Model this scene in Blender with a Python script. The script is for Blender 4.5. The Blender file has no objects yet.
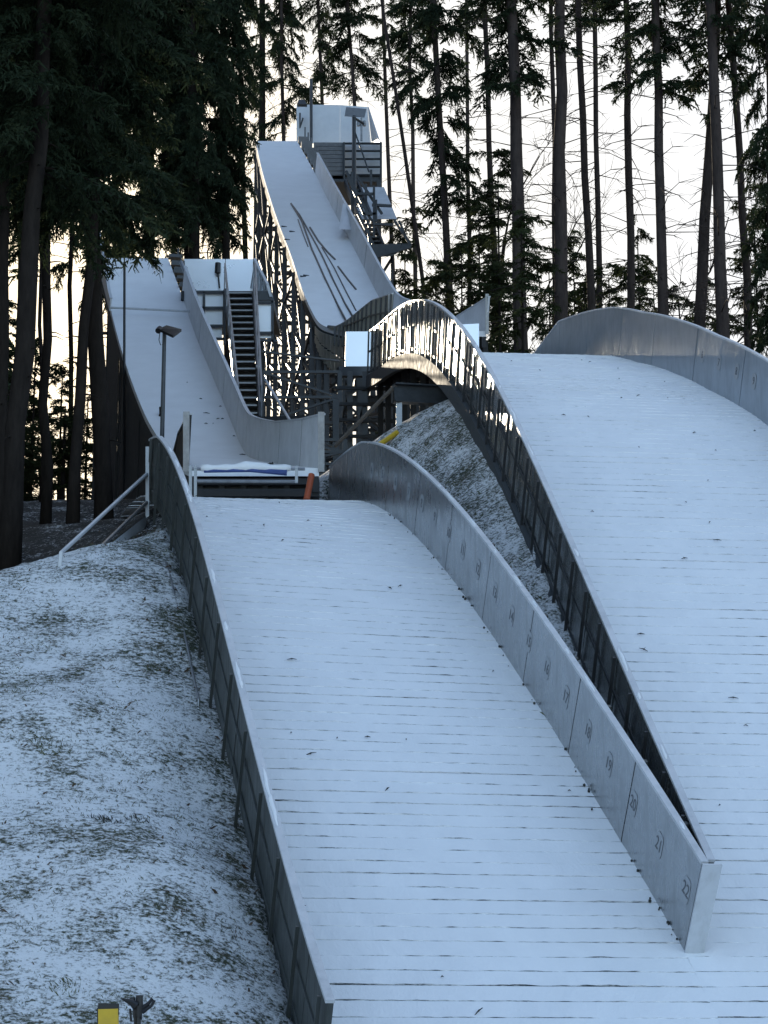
import bpy, math, random
import numpy as np
from mathutils import Vector, Matrix
random.seed(7); RNG = np.random.default_rng(11)
scene = bpy.context.scene
COL = scene.collection
R = math.radians

# ------------------------------------------------------------------ camera
F, YH, CZ = 2300.0, 1060.0, 1.7
PITCH = math.atan((YH - 512) / F)
cam = bpy.data.cameras.new('camera'); camo = bpy.data.objects.new('camera', cam); COL.objects.link(camo)
cam.sensor_fit = 'VERTICAL'; cam.sensor_height = 24; cam.lens = 24 * F / 1024
cam.clip_start = 0.1; cam.clip_end = 5000
camo.location = (0, 0, CZ); camo.rotation_euler = (math.pi / 2 + PITCH, 0, 0)
scene.camera = camo

def ray(px, py):
    x = (px - 384) / F; y = (512 - py) / F
    return np.array([x, math.cos(PITCH) - y * math.sin(PITCH), math.sin(PITCH) + y * math.cos(PITCH)])
def P(px, py, Y):
    d = ray(px, py); p = d / d[1] * Y; p[2] += CZ; return p
def elev(py): return ray(384, py)[2] / ray(384, py)[1]
def V(p): return np.array(p, float)
def unit(v): v = V(v); return v / (np.linalg.norm(v) + 1e-12)
ZUP = V((0, 0, 1))

# ------------------------------------------------------------------ materials
def new_mat(name):
    m = bpy.data.materials.new(name); m.use_nodes = True
    nt = m.node_tree; b = nt.nodes['Principled BSDF']; return m, nt, b
def node(nt, typ, **kw):
    n = nt.nodes.new(typ)
    for k, v in kw.items():
        if k in n.inputs: n.inputs[k].default_value = v
        else: setattr(n, k, v)
    return n
def ramp(nt, fac, stops):
    n = nt.nodes.new('ShaderNodeValToRGB'); cr = n.color_ramp
    while len(cr.elements) < len(stops): cr.elements.new(0.5)
    for e, (p, c) in zip(cr.elements, stops):
        e.position = p; e.color = (*c, 1) if len(c) == 3 else c
    nt.links.new(fac, n.inputs[0]); return n.outputs[0]
def bump(nt, b, h, strength, dist=0.02):
    n = node(nt, 'ShaderNodeBump', Strength=strength, Distance=dist)
    nt.links.new(h, n.inputs['Height']); nt.links.new(n.outputs[0], b.inputs['Normal'])
def noise(nt, vec, scale, detail=4, rough=0.6, stretch=None):
    if stretch is not None:
        mp = node(nt, 'ShaderNodeMapping'); mp.inputs['Scale'].default_value = stretch
        nt.links.new(vec, mp.inputs[0]); vec = mp.outputs[0]
    n = node(nt, 'ShaderNodeTexNoise', Scale=scale, Detail=detail, Roughness=rough)
    nt.links.new(vec, n.inputs['Vector']); return n.outputs[0]
def objco(nt): return node(nt, 'ShaderNodeTexCoord').outputs['Object']
def mathn(nt, op, a, c=None, clamp=False):
    n = nt.nodes.new('ShaderNodeMath'); n.operation = op; n.use_clamp = clamp
    for i, v in enumerate((a, c)):
        if v is None: continue
        if hasattr(v, 'links'): nt.links.new(v, n.inputs[i])
        else: n.inputs[i].default_value = v
    return n.outputs[0]
def mixc(nt, fac, a, c):
    n = nt.nodes.new('ShaderNodeMix'); n.data_type = 'RGBA'
    nt.links.new(fac, n.inputs[0])
    for i, v in ((6, a), (7, c)):
        if hasattr(v, 'links'): nt.links.new(v, n.inputs[i])
        else: n.inputs[i].default_value = (*v, 1)
    return n.outputs[2]

def simple(name, col, rough=0.6, metal=0.0, var=0.25, scale=6.0, bmp=0.15, stretch=None):
    m, nt, b = new_mat(name); co = objco(nt)
    nz = noise(nt, co, scale, 6, 0.65, stretch)
    lo = tuple(c * (1 - var) for c in col); hi = tuple(min(1, c * (1 + var)) for c in col)
    c = ramp(nt, nz, [(0.3, lo), (0.7, hi)])
    nt.links.new(c, b.inputs['Base Color'])
    b.inputs['Metallic'].default_value = metal
    r = ramp(nt, nz, [(0.25, (rough * .8,) * 3), (0.75, (min(1, rough * 1.25),) * 3)])
    nt.links.new(r, b.inputs['Roughness'])
    if bmp: bump(nt, b, nz, bmp, 0.01)
    return m

M = {}
def mat_snow():
    m, nt, b = new_mat('snow_cover'); uv = node(nt, 'ShaderNodeUVMap').outputs[0]
    n1 = noise(nt, uv, 1.3, 6, 0.6); n2 = noise(nt, uv, 28, 4, 0.6); 
    c = ramp(nt, n1, [(0.3, (.78, .79, .80)), (0.7, (.86, .865, .87))])
    # thin spots where the dark mats show through, in short dashes across the slope
    n3 = noise(nt, uv, 5.0, 5, 0.7, (1.0, 7.0, 1)); 
    k = ramp(nt, n3, [(0.69, (0, 0, 0)), (0.76, (1, 1, 1))])
    n4 = noise(nt, uv, 0.55, 2, 0.5); k4 = ramp(nt, n4, [(0.45, (0, 0, 0)), (0.65, (1, 1, 1))])
    kk = mathn(nt, 'MULTIPLY', mathn(nt, 'MULTIPLY', k, k4), 0.4)
    col = mixc(nt, kk, c, (.10, .12, .13))
    nt.links.new(col, b.inputs['Base Color']); b.inputs['Roughness'].default_value = .75
    b.inputs['Subsurface Weight'].default_value = 0.0
    h = mathn(nt, 'ADD', mathn(nt, 'MULTIPLY', n1, 2.0), n2)
    bump(nt, b, h, 0.35, 0.02)
    return m
def mat_riser():
    m, nt, b = new_mat('mat_edge'); uv = node(nt, 'ShaderNodeUVMap').outputs[0]
    n1 = noise(nt, uv, 6.0, 6, 0.75, (1.0, 2.6, 1)); n2 = noise(nt, uv, 0.5, 3, 0.6)
    a = mathn(nt, 'ADD', n1, mathn(nt, 'MULTIPLY', n2, 0.55))
    sep = node(nt, 'ShaderNodeSeparateXYZ'); nt.links.new(uv, sep.inputs[0])
    deep = mathn(nt, 'MULTIPLY', mathn(nt, 'MAXIMUM', mathn(nt, 'SUBTRACT', sep.outputs[1], 2.0), 0.0), 0.008)  # the snow lies deeper towards the knoll
    a = mathn(nt, 'SUBTRACT', a, deep)
    k = ramp(nt, a, [(0.675, (0, 0, 0)), (0.735, (.28, .28, .28)), (0.79, (.42, .42, .42)), (0.86, (1, 1, 1))])
    col = mixc(nt, k, (.82, .825, .83), (.045, .055, .06))
    nt.links.new(col, b.inputs['Base Color']); b.inputs['Roughness'].default_value = .8
    return m
def mat_alu(name, base, rough, dirt=0.35, metal=0.9, stain=(.16, .16, .15)):
    m, nt, b = new_mat(name); co = objco(nt)
    n1 = noise(nt, co, 1.1, 6, 0.65); n2 = noise(nt, co, 7, 5, 0.7, (1, 1, .25)); n3 = noise(nt, co, 60, 2, .5)
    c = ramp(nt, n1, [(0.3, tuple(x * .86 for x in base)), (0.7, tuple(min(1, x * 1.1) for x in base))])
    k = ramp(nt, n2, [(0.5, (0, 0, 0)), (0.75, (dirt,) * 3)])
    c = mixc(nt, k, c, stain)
    nt.links.new(c, b.inputs['Base Color'])
    b.inputs['Metallic'].default_value = metal
    r = ramp(nt, n2, [(0.3, (rough * .8,) * 3), (0.75, (rough * 1.4,) * 3)])
    nt.links.new(r, b.inputs['Roughness'])
    h = mathn(nt, 'ADD', n1, mathn(nt, 'MULTIPLY', n3, .05))
    bump(nt, b, h, 0.12, 0.05)
    return m
def mat_sheet(name, col, rough, trans):
    m, nt, b = new_mat(name); co = objco(nt); n1 = noise(nt, co, 1.2, 5, .6)
    c = ramp(nt, n1, [(0.3, tuple(x * .9 for x in col)), (0.7, col)]); nt.links.new(c, b.inputs['Base Color']); b.inputs['Roughness'].default_value = rough
    tr = node(nt, 'ShaderNodeBsdfTranslucent'); nt.links.new(c, tr.inputs[0]); mx = node(nt, 'ShaderNodeMixShader'); mx.inputs[0].default_value = trans
    nt.links.new(b.outputs[0], mx.inputs[1]); nt.links.new(tr.outputs[0], mx.inputs[2]); nt.links.new(mx.outputs[0], nt.nodes['Material Output'].inputs[0]); return m
def mat_ground():
    m, nt, b = new_mat('snowy_grass'); co = objco(nt)
    at = node(nt, 'ShaderNodeAttribute', attribute_name='cover'); sep = node(nt, 'ShaderNodeSeparateColor')
    nt.links.new(at.outputs['Color'], sep.inputs[0])
    n1 = noise(nt, co, 15.0, 8, 0.75, (.8, .9, 1.5)); n2 = noise(nt, co, 1.2, 4, 0.6); n3 = noise(nt, co, 33, 3, 0.6)
    s = mathn(nt, 'ADD', mathn(nt, 'MULTIPLY', n1, .62), mathn(nt, 'ADD', mathn(nt, 'MULTIPLY', n2, .30), mathn(nt, 'MULTIPLY', n3, .20)))
    s = mathn(nt, 'ADD', s, mathn(nt, 'MULTIPLY', mathn(nt, 'SUBTRACT', sep.outputs[0], 0.5), 0.5))
    k = ramp(nt, s, [(0.555, (0, 0, 0)), (0.650, (1, 1, 1))])
    nb = noise(nt, co, 3.5, 4, .6)
    soil = ramp(nt, nb, [(0.3, (.018, .024, .012)), (0.5, (.04, .05, .022)), (0.7, (.075, .06, .035))])
    duff = ramp(nt, nb, [(0.3, (.006, .006, .005)), (0.7, (.02, .016, .012))])
    soil = mixc(nt, sep.outputs[1], soil, duff)
    sn = ramp(nt, n2, [(0.3, (.74, .75, .76)), (0.7, (.84, .845, .85))])
    nt.links.new(mixc(nt, k, soil, sn), b.inputs['Base Color']); b.inputs['Roughness'].default_value = .85
    h = mathn(nt, 'ADD', s, mathn(nt, 'MULTIPLY', n3, .3))
    bump(nt, b, h, 0.9, 0.06)
    return m
def mat_leaf(name, lo, hi):
    m, nt, b = new_mat(name); co = objco(nt)
    n1 = noise(nt, co, 1.3, 4, .7)
    c = ramp(nt, n1, [(0.3, lo), (0.7, hi)]); nt.links.new(c, b.inputs['Base Color'])
    b.inputs['Roughness'].default_value = .7
    b.inputs['Specular IOR Level'].default_value = .1
    tr = node(nt, 'ShaderNodeBsdfTranslucent'); nt.links.new(c, tr.inputs[0])
    mx = node(nt, 'ShaderNodeMixShader'); mx.inputs[0].default_value = .3
    nt.links.new(b.outputs[0], mx.inputs[1]); nt.links.new(tr.outputs[0], mx.inputs[2])
    nt.links.new(mx.outputs[0], nt.nodes['Material Output'].inputs[0])
    return m
def mat_bark(name, lo, hi):
    m, nt, b = new_mat(name); co = objco(nt)
    n1 = noise(nt, co, 9, 6, .7, (1, 1, .22)); n2 = noise(nt, co, .8, 3, .6)
    a = mathn(nt, 'ADD', mathn(nt, 'MULTIPLY', n1, .7), mathn(nt, 'MULTIPLY', n2, .3))
    c = ramp(nt, a, [(0.3, lo), (0.7, hi)]); nt.links.new(c, b.inputs['Base Color'])
    b.inputs['Roughness'].default_value = .9; b.inputs['Specular IOR Level'].default_value = .06; bump(nt, b, n1, .8, .03)
    return m
M['snow'] = mat_snow(); M['riser'] = mat_riser(); M['ground'] = mat_ground()
M['alu'] = mat_alu('weathered_aluminium', (.42, .435, .445), .27, .3)
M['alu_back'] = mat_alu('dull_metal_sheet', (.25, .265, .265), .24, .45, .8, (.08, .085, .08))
M['matte_beam'] = simple('matte_grey_beam', (.055, .062, .068), .8, 0)
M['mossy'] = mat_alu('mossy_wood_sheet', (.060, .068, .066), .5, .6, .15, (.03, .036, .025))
M['alu_dark'] = mat_alu('tarnished_aluminium', (.38, .43, .48), .36, .25, .8, (.22, .24, .26))
M['cap'] = mat_alu('edge_trim', (.58, .60, .62), .5, .2, .3)
M['steel'] = simple('dark_steel', (.07, .075, .08), .5, .5)
M['galv'] = simple('galvanised_steel', (.30, .31, .32), .45, .8)
M['cabin_sheet'] = simple('grey_cabin_sheet', (.60, .61, .62), .4, .35, .12, .9, .05)
M['grey_board'] = simple('grey_coated_board', (.62, .635, .65), .5, 0, .15, 2.0, .08)
M['white_panel'] = simple('bright_white_sheet', (.88, .885, .89), .3, .6, .04, .8, .02)
M['translucent'] = mat_sheet('pale_plastic_sheet', (.55, .54, .48), .3, .55)
M['deck'] = simple('snowy_deck', (.80, .805, .81), .7, 0, .05, 1.5, .25)
M['wood'] = simple('weathered_timber', (.13, .115, .10), .8, 0, .35, 5, .3, (1, 1, 6))
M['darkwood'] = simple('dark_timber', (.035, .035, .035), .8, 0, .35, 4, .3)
M['slat'] = simple('grey_slats', (.19, .195, .20), .7, 0, .2, 6, .2)
M['orange'] = simple('orange_plastic', (.36, .075, .025), .45, 0, .15)
M['blue'] = simple('blue_tarpaulin', (.04, .07, .22), .45, 0, .2)
M['yellow'] = simple('yellow_paint', (.62, .40, .02), .5, 0, .15)
M['black'] = simple('black_metal', (.02, .02, .022), .4, .3)
M['lens'] = simple('lamp_glass', (.45, .47, .48), .2, 0, .05)
M['plate'] = simple('pale_sticker', (.36, .38, .40), .4, .35, .06)
M['ink'] = simple('dark_print', (.10, .108, .12), .5, 0, .1)
M['bark'] = mat_bark('spruce_bark', (.030, .024, .022), (.085, .066, .058))
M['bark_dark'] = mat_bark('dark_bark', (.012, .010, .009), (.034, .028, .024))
M['needle'] = mat_leaf('spruce_needles', (.016, .026, .014), (.036, .050, .024))
M['needle_dark'] = mat_leaf('dark_spruce_needles', (.015, .026, .014), (.036, .050, .026))
M['bushleaf'] = mat_leaf('evergreen_leaves', (.022, .034, .015), (.055, .065, .026))
M['twig'] = simple('fallen_twig', (.03, .032, .028), .9, 0, .4)
M['grass'] = simple('winter_grass', (.075, .085, .035), .8, 0, .45, 1.5, 0)
M['straw'] = simple('dead_leaf', (.075, .05, .03), .8, 0, .45, 1.5, 0)

# ------------------------------------------------------------------ mesh builder
class MB:
    def __init__(s): s.v = []; s.f = []; s.m = []; s.uv = None
    def quad(s, a, b, c, d, mi=0):
        i = len(s.v); s.v += [tuple(a), tuple(b), tuple(c), tuple(d)]; s.f.append((i, i+1, i+2, i+3)); s.m.append(mi)
    def hexa(s, c8, mi=0):
        """eight corners: bottom loop then top loop"""
        i = len(s.v); s.v += [tuple(x) for x in c8]
        for q in ((0, 3, 2, 1), (4, 5, 6, 7), (0, 1, 5, 4), (1, 2, 6, 5), (2, 3, 7, 6), (3, 0, 4, 7)):
            s.f.append(tuple(i + k for k in q)); s.m.append(mi)
    def slab(s, c4, n, t, mi=0):
        n = unit(n) * t; c4 = [V(c) for c in c4]; s.hexa([*c4, *[c + n for c in c4]], mi)
    def bar(s, a, b, w, h=None, up=(0, 0, 1), mi=0):
        a = V(a); b = V(b); h = h or w; d = unit(b - a); u = V(up)
        if abs(d @ unit(u)) > .98: u = V((0, 1, 0)) if abs(d[1]) < .9 else V((1, 0, 0))
        x = unit(np.cross(d, u)); y = unit(np.cross(x, d)); x = x * w / 2; y = y * h / 2
        s.hexa([a-x-y, a+x-y, a+x+y, a-x+y, b-x-y, b+x-y, b+x+y, b-x+y], mi)
    def tube(s, pts, r, n=8, mi=0, cap=True):
        pts = [V(p) for p in pts]; rs = r if hasattr(r, '__len__') else [r] * len(pts)
        i0 = len(s.v); ref = None
        for k, p in enumerate(pts):
            d = unit(pts[min(k+1, len(pts)-1)] - pts[max(k-1, 0)])
            if ref is None: ref = V((0, 0, 1)) if abs(d[2]) < .9 else V((1, 0, 0))
            x = unit(np.cross(d, ref)); y = np.cross(x, d); ref = -np.cross(x, d) if False else ref
            for j in range(n):
                a = 2 * math.pi * j / n; s.v.append(tuple(p + (x * math.cos(a) + y * math.sin(a)) * rs[k]))
        for k in range(len(pts) - 1):
            for j in range(n):
                a = i0 + k * n + j; b = i0 + k * n + (j + 1) % n
                s.f.append((a, b, b + n, a + n)); s.m.append(mi)
        if cap:
            s.f.append(tuple(i0 + j for j in range(n))[::-1]); s.m.append(mi)
            e = i0 + (len(pts) - 1) * n; s.f.append(tuple(e + j for j in range(n))); s.m.append(mi)
    def strip(s, A, B, mi=0):
        for k in range(len(A) - 1): s.quad(A[k], A[k+1], B[k+1], B[k], mi)
    def sheet(s, A, B, t, mi=0):
        """closed slab between polylines A and B, thickness vector list or vector t"""
        A = [V(a) for a in A]; B = [V(b) for b in B]; n = len(A)
        T = [V(t)] * n if np.ndim(t) == 1 else [V(x) for x in t]
        i = len(s.v)
        for k in range(n): s.v += [tuple(A[k]), tuple(B[k]), tuple(B[k] + T[k]), tuple(A[k] + T[k])]
        for k in range(n - 1):
            a = i + 4 * k; b = a + 4
            for j in range(4):
                s.f.append((a + j, a + (j+1) % 4, b + (j+1) % 4, b + j)); s.m.append(mi)
        s.f.append((i + 3, i + 2, i + 1, i)); s.m.append(mi)
        e = i + 4 * (n - 1); s.f.append((e, e+1, e+2, e+3)); s.m.append(mi)
    def build(s, name, mats, parent=None, smooth=False, origin=None):
        me = bpy.data.meshes.new(name)
        mats = mats if isinstance(mats, (list, tuple)) else [mats]
        v = np.array(s.v, float); 
        if parent is not None: v = v - V(parent['_o'])
        elif origin is not None: v = v - V(origin)
        me.from_pydata(v.tolist(), [], s.f)
        for m in mats: me.materials.append(m)
        if len(mats) > 1: me.polygons.foreach_set('material_index', s.m)
        if smooth: me.polygons.foreach_set('use_smooth', [True] * len(s.f))
        if s.uv is not None:
            ul = me.uv_layers.new(name='UVMap'); li = np.empty(len(me.loops), int); me.loops.foreach_get('vertex_index', li)
            ul.data.foreach_set('uv', np.array(s.uv)[li].ravel())
        me.update()
        o = bpy.data.objects.new(name, me); COL.objects.link(o)
        if parent is not None: o.parent = parent
        elif origin is not None: o.location = origin
        if parent is not None: o['_o'] = list(parent['_o'])
        elif origin is not None: o['_o'] = [float(x) for x in origin]
        else: o['_o'] = [0.0, 0.0, 0.0]
        return o
def thing(name, label, cat, loc, group=None):
    o = bpy.data.objects.new(name, None); COL.objects.link(o); o.location = [float(x) for x in loc]
    o['label'] = label; o['category'] = cat; o['_o'] = [float(x) for x in loc]
    if group: o['group'] = group
    o.empty_display_size = .3
    return o
def tag(o, label, cat, group=None, kind=None):
    if label: o['label'] = label; o['category'] = cat
    if group: o['group'] = group
    if kind: o['kind'] = kind
    return o
def array_mesh(name, verts, quads, mats, mi=None, smooth=False):
    me = bpy.data.meshes.new(name); nv, nf = len(verts), len(quads)
    me.vertices.add(nv); me.vertices.foreach_set('co', np.asarray(verts, np.float32).ravel())
    k = quads.shape[1]
    me.loops.add(nf * k); me.loops.foreach_set('vertex_index', np.asarray(quads, np.int32).ravel())
    me.polygons.add(nf); me.polygons.foreach_set('loop_start', np.arange(nf, dtype=np.int32) * k)
    for m in mats: me.materials.append(m)
    if mi is not None: me.polygons.foreach_set('material_index', np.asarray(mi, np.int32))
    if smooth: me.polygons.foreach_set('use_smooth', np.ones(nf, bool))
    me.update(calc_edges=True); me.validate(); return me

# ------------------------------------------------------------------ value noise (numpy)
_T = RNG.random((256, 256))
def vnoise(x, y):
    xi = np.floor(x).astype(int); yi = np.floor(y).astype(int); fx = x - xi; fy = y - yi
    fx = fx*fx*(3-2*fx); fy = fy*fy*(3-2*fy); g = lambda a, b: _T[a & 255, b & 255]
    return (g(xi, yi)*(1-fx)+g(xi+1, yi)*fx)*(1-fy)+(g(xi, yi+1)*(1-fx)+g(xi+1, yi+1)*fx)*fy - .5

# ------------------------------------------------------------------ the two landing hills
TR = dict(
 SRB=[(364,501),(385,512),(414,533),(445,570),(482,622),(523,683),(567,750),(620,842),(685,952)],
 SLT=[(161,438.5),(168,445),(177,462),(188.5,486),(193.5,506),(204,545),(216,582),(225,614),(243.5,685),(261,754),(281,832),(312,941),(332,997)],
 LLT=[(376,329),(393,314),(409,303),(415,302),(440,309),(462,326),(484,356),(500,387),(522,432),(542.5,476),(566,526),(597,601),(616,646),(640.6,697),(669,758),(697,821),(711,858)],
 LRT=[(551,325),(579,315),(609,309),(636.5,313),(670.6,319),(707,332),(754,353),(768,362)])
def plane_hit(tr, P0, a):
    n = V((math.cos(a), math.sin(a), 0)); out = []
    for px, py in tr:
        d = ray(px, py); p = d * ((P0[:2] @ n[:2]) / (d @ n)); p[2] += CZ; out.append(p)
    return np.array(out)
def head(a): return V((-math.sin(a), math.cos(a), 0))
def side(a): return V((math.cos(a), math.sin(a), 0))
A1, A2 = R(13.4), R(7.0)
E1 = P(685, 952, 25.5)
E2 = P(703, 949, 25.6); E2[2] = E1[2]
HW = 1.07                                             # height of the board walls

class Profile:
    """z(s): polynomial inside the traced range, eased out at both ends"""
    def __init__(self, s, z, deg, s0, s1, tau_up, lin_down=2.6, tau_down=1.7, w=None):
        c = np.polyfit(s, z, deg, w=w); self.g = np.linspace(-40, 80, 2401)
        sl = np.polyval(np.polyder(c), np.clip(self.g, s0, s1))
        up = self.g > s1; sl[up] *= np.exp(-(self.g[up] - s1) / tau_up)
        dn = self.g < -lin_down; sl[dn] *= np.exp((self.g[dn] + lin_down) / tau_down)
        z0 = np.cumsum(sl) * (self.g[1] - self.g[0]); sr = (s0 + s1) / 2
        self.z = z0 - np.interp(sr, self.g, z0) + np.polyval(c, sr); self.sl = sl
    def __call__(self, s): return np.interp(s, self.g, self.z)
    def slope(self, s): return np.interp(s, self.g, self.sl)
def top_to_base(s, z):
    o = np.argsort(s); c = np.polyfit(s, z, 5); sl = np.polyval(np.polyder(c), s); k = 1 / np.sqrt(1 + sl * sl)
    return s + HW * sl * k, z - HW * k

# small hill
h1, n1 = head(A1), side(A1)
q = plane_hit(TR['SRB'], E1, A1); sS = (q - E1) @ h1
zSR = Profile(sS, q[:, 2], 4, 0, 15.7, 5.0)
AL1 = R(13.4 - 1.6); WL1 = 4.48
EL1 = E1 - n1 * WL1; hl1 = head(AL1)
q = plane_hit(TR['SLT'], EL1, AL1); sT = (q - EL1) @ hl1
sb, zb = top_to_base(sT, q[:, 2])
zSL = Profile(sb, zb, 4, sb.min() + .3, sb.max(), 5.0)
def small_R(s): return V((*(E1 + h1 * s)[:2], zSR(s)))
def small_L(s): return V((*(EL1 + hl1 * s)[:2], zSL(s)))
# large hill
h2, n2 = head(A2), side(A2)
q = plane_hit(TR['LLT'], E2, A2); sT2 = (q - E2) @ h2
sb2, zb2 = top_to_base(sT2, q[:, 2])
zLL = Profile(np.append(sb2, [0] * 3), np.append(zb2, [E1[2]] * 3), 5, 0, sb2.max(), 8.0)
AR2 = R(7.0 + 4.2); ER2 = E2 + n2 * 6.3; hr2 = head(AR2)
q = plane_hit(TR['LRT'], ER2, AR2); sT3 = (q - ER2) @ hr2
o_ = np.argsort(sT3); 
sl_ = zLL.slope(sT3); k_ = 1 / np.sqrt(1 + sl_ ** 2); dR = (q[:, 2] - HW * k_) - zLL(sT3 + HW * sl_ * k_)
def zLR(s): return zLL(s) + np.interp(s, (sT3)[o_], dR[o_])*np.clip((np.asarray(s)-4)/8, 0, 1)
H10 = head(R(10.2))
def large_L(s):
    if s < 0: p = E1 + H10 * s; return V((p[0], p[1], zSR(s)))
    return V((*(E2 + h2 * s)[:2], zLL(s)))
def large_R(s): return V((*(ER2 + hr2 * s)[:2], zLR(s)))
def small_Rs(s):
    if s < 0: p = E1 + H10 * s + n1 * .23 * min(1, max(0, (s + .9) / .3)); return V((p[0], p[1], zSR(s)))
    return small_R(s)

def level(f, z, s):
    """the station on edge f at height z: rows of mats run level across the slope"""
    lo, hi = s - 6, s + 6
    for _ in range(40):
        m = (lo + hi) / 2
        if f(m)[2] < z: lo = m
        else: hi = m
    return lo
def landing(name, Lf, Rf, s0, s1, row, nu, lip, ext=0.0):
    """rows of plastic mats under snow: each row's lower edge stands proud of the row below"""
    mb = MB(); uv = []; mb.uv = uv
    ks = np.arange(s0, s1, row)
    rg = np.random.default_rng(len(name) + nu)
    us = np.linspace(0, 1, nu + 1)
    prev = None
    for r, s in enumerate(ks):
        sA, sB = s, min(s + row, s1)
        sA_ = sA + rg.uniform(-.012, .012)
        RA, RB = Rf(sA_), Rf(sB); LA, LB = Lf(level(Lf, RA[2], sA_)), Lf(level(Lf, RB[2], sB))
        jit = rg.uniform(.1, 1.5, nu + 1); jit = .5 * jit + .25 * np.roll(jit, 1) + .25 * np.roll(jit, -1)
        i0 = len(mb.v)
        for j, u in enumerate(us):                  # base of riser, lip, top end
            a = LA + (RA - LA) * u; b = LB + (RB - LB) * u; w = np.linalg.norm(RA - LA) * u
            bumpz = .012 * float(vnoise(np.array([w * 2.1]), np.array([s * 1.9]))[0])
            wob = .012 * float(vnoise(np.array([w * 1.7 + 31]), np.array([r * 7.3]))[0])
            a = a + (LB - LA) / max(sB - sA_, 1e-6) * wob
            mb.v += [tuple(a + (0, 0, -.004)), tuple(a + V((0, 0, lip * jit[j] + bumpz))), tuple(b + V((0, 0, .002)))]
            uv += [(w, sA), (w, sA + .07), (w, sB)]
        for j in range(nu):
            a = i0 + 3 * j; b = a + 3
            mb.f.append((a, b, b + 1, a + 1)); mb.m.append(1)
            mb.f.append((a + 1, b + 1, b + 2, a + 2)); mb.m.append(0)
    o = mb.build(name, [M['snow'], M['riser']]); tag(o, None, None, kind='structure'); return o
landing('landing_slope', small_L, small_Rs, -6.0, 19.0, .236, 84, .012)
landing('landing_slope', large_L, large_R, -6.0, 31.5, .236, 110, .012)

# ------------------------------------------------------------------ terrain
ctl = []
def C(p, dz=0.0): ctl.append((p[0], p[1], p[2] + dz))
wl_out = [(147.5,508),(162,514),(173,545),(183,576),(194,613),(216.5,722),(252,848),(270,906),(297,1018)]
for p in plane_hit(wl_out, EL1 - side(AL1) * .12, AL1): C(p)
for a in [(0,587,32.2),(60,570,32.8),(110,540,34.2),(-150,598,31.4),(-400,640,30.5),(0,1024,21.9),(150,1024,22.2),(-250,1024,21.3),
          (0,900,23.9),(0,800,26.2),(90,800,26.3),(0,690,29.2),(100,690,29.3),(-200,800,25.6),(-200,690,28.6),(80,620,31.6)]: C(P(*a))
for px, Y, z in [(-300,36,6.0),(-100,36,6.4),(0,36,6.7),(60,36.5,7.1),(105,37,7.9)]: C(((px-384)/F*Y, Y, z + CZ))
for px, py, Y in [(-200,545,42),(0,545,42),(60,540,42),(120,520,43),(-200,505,58),(0,503,58),(60,503,58),(130,502,58),(200,500,56)]: C(P(px, py, Y))
for X, Y, z in [(-3,50,10.6),(-2,58,13.6),(-6,70,14.2),(0,72,14.2),(-12,70,14),(2,60,13.6),(10,62,14.5),(10,75,14.5),(0,92,12.5),(-20,92,12),(15,92,13),
                (6,52,13.4),(3,50,12.6),(12,45,13),(11,38,9.4),(11,32,5.2),(12,26,1.6),(13,20,-1.2),(-20,41,6.6),(-20,30,3.5),(-20,22,0),
                (0,140,4),(-45,150,18),(-30,150,17),(-80,150,18),(40,140,3),(30,60,13),(30,40,9),(30,20,-1),(-35,55,12),(-35,30,3)]: C((X, Y, z + CZ))  # far left rise is added, to lift the shade-casting spruces
for X in (-30, -15, -5, 0, 5, 12, 30):
    for Y in (-5, 6, 14): C((X, Y, .02))
for s in np.arange(-5, 18, 1.6):
    if s < 12: C(small_L(s), -.35)
    C(small_R(s) if s > 0 else small_Rs(s), -.22)
for s in np.arange(-5, 17, 1.8): C(large_R(s), -.35)
mg = [(457.6,406),(478,441),(498.6,476),(516,517),(531,546.5),(550,587.5),(572,643),(588,677)]
for p in plane_hit(mg, E2 - n2 * .1, A2): C(p)
GAPTOP = P(392, 430, 43.6); C(GAPTOP); C(P(425, 415, 43.4))
C(P(392, 430, 43.6) + V((0, 3, .3))); C(P(440, 412, 43.6) + V((.3, 3, .4)))
ctl = np.array(ctl); cx = ctl[:, :2]
def phi(d2): return np.sqrt(d2 + 3.0)
n_ = len(ctl); A_ = np.zeros((n_ + 3, n_ + 3)); b_ = np.zeros(n_ + 3)
A_[:n_, :n_] = phi(((cx[:, None] - cx[None]) ** 2).sum(-1)) - .06 * np.eye(n_)
A_[:n_, n_] = 1; A_[:n_, n_+1:] = cx; A_[n_:, :n_] = A_[:n_, n_:].T; b_[:n_] = ctl[:, 2]
wts = np.linalg.solve(A_, b_)
def raw_h(x, y):
    x = np.asarray(x, float); y = np.asarray(y, float); sh = x.shape; p = np.stack([x.ravel(), y.ravel()], 1); out = np.empty(len(p))
    for i in range(0, len(p), 20000):
        q = p[i:i+20000]; out[i:i+20000] = phi(((q[:, None] - cx[None]) ** 2).sum(-1)) @ wts[:n_] + wts[n_] + q @ wts[n_+1:]
    return out.reshape(sh)
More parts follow.
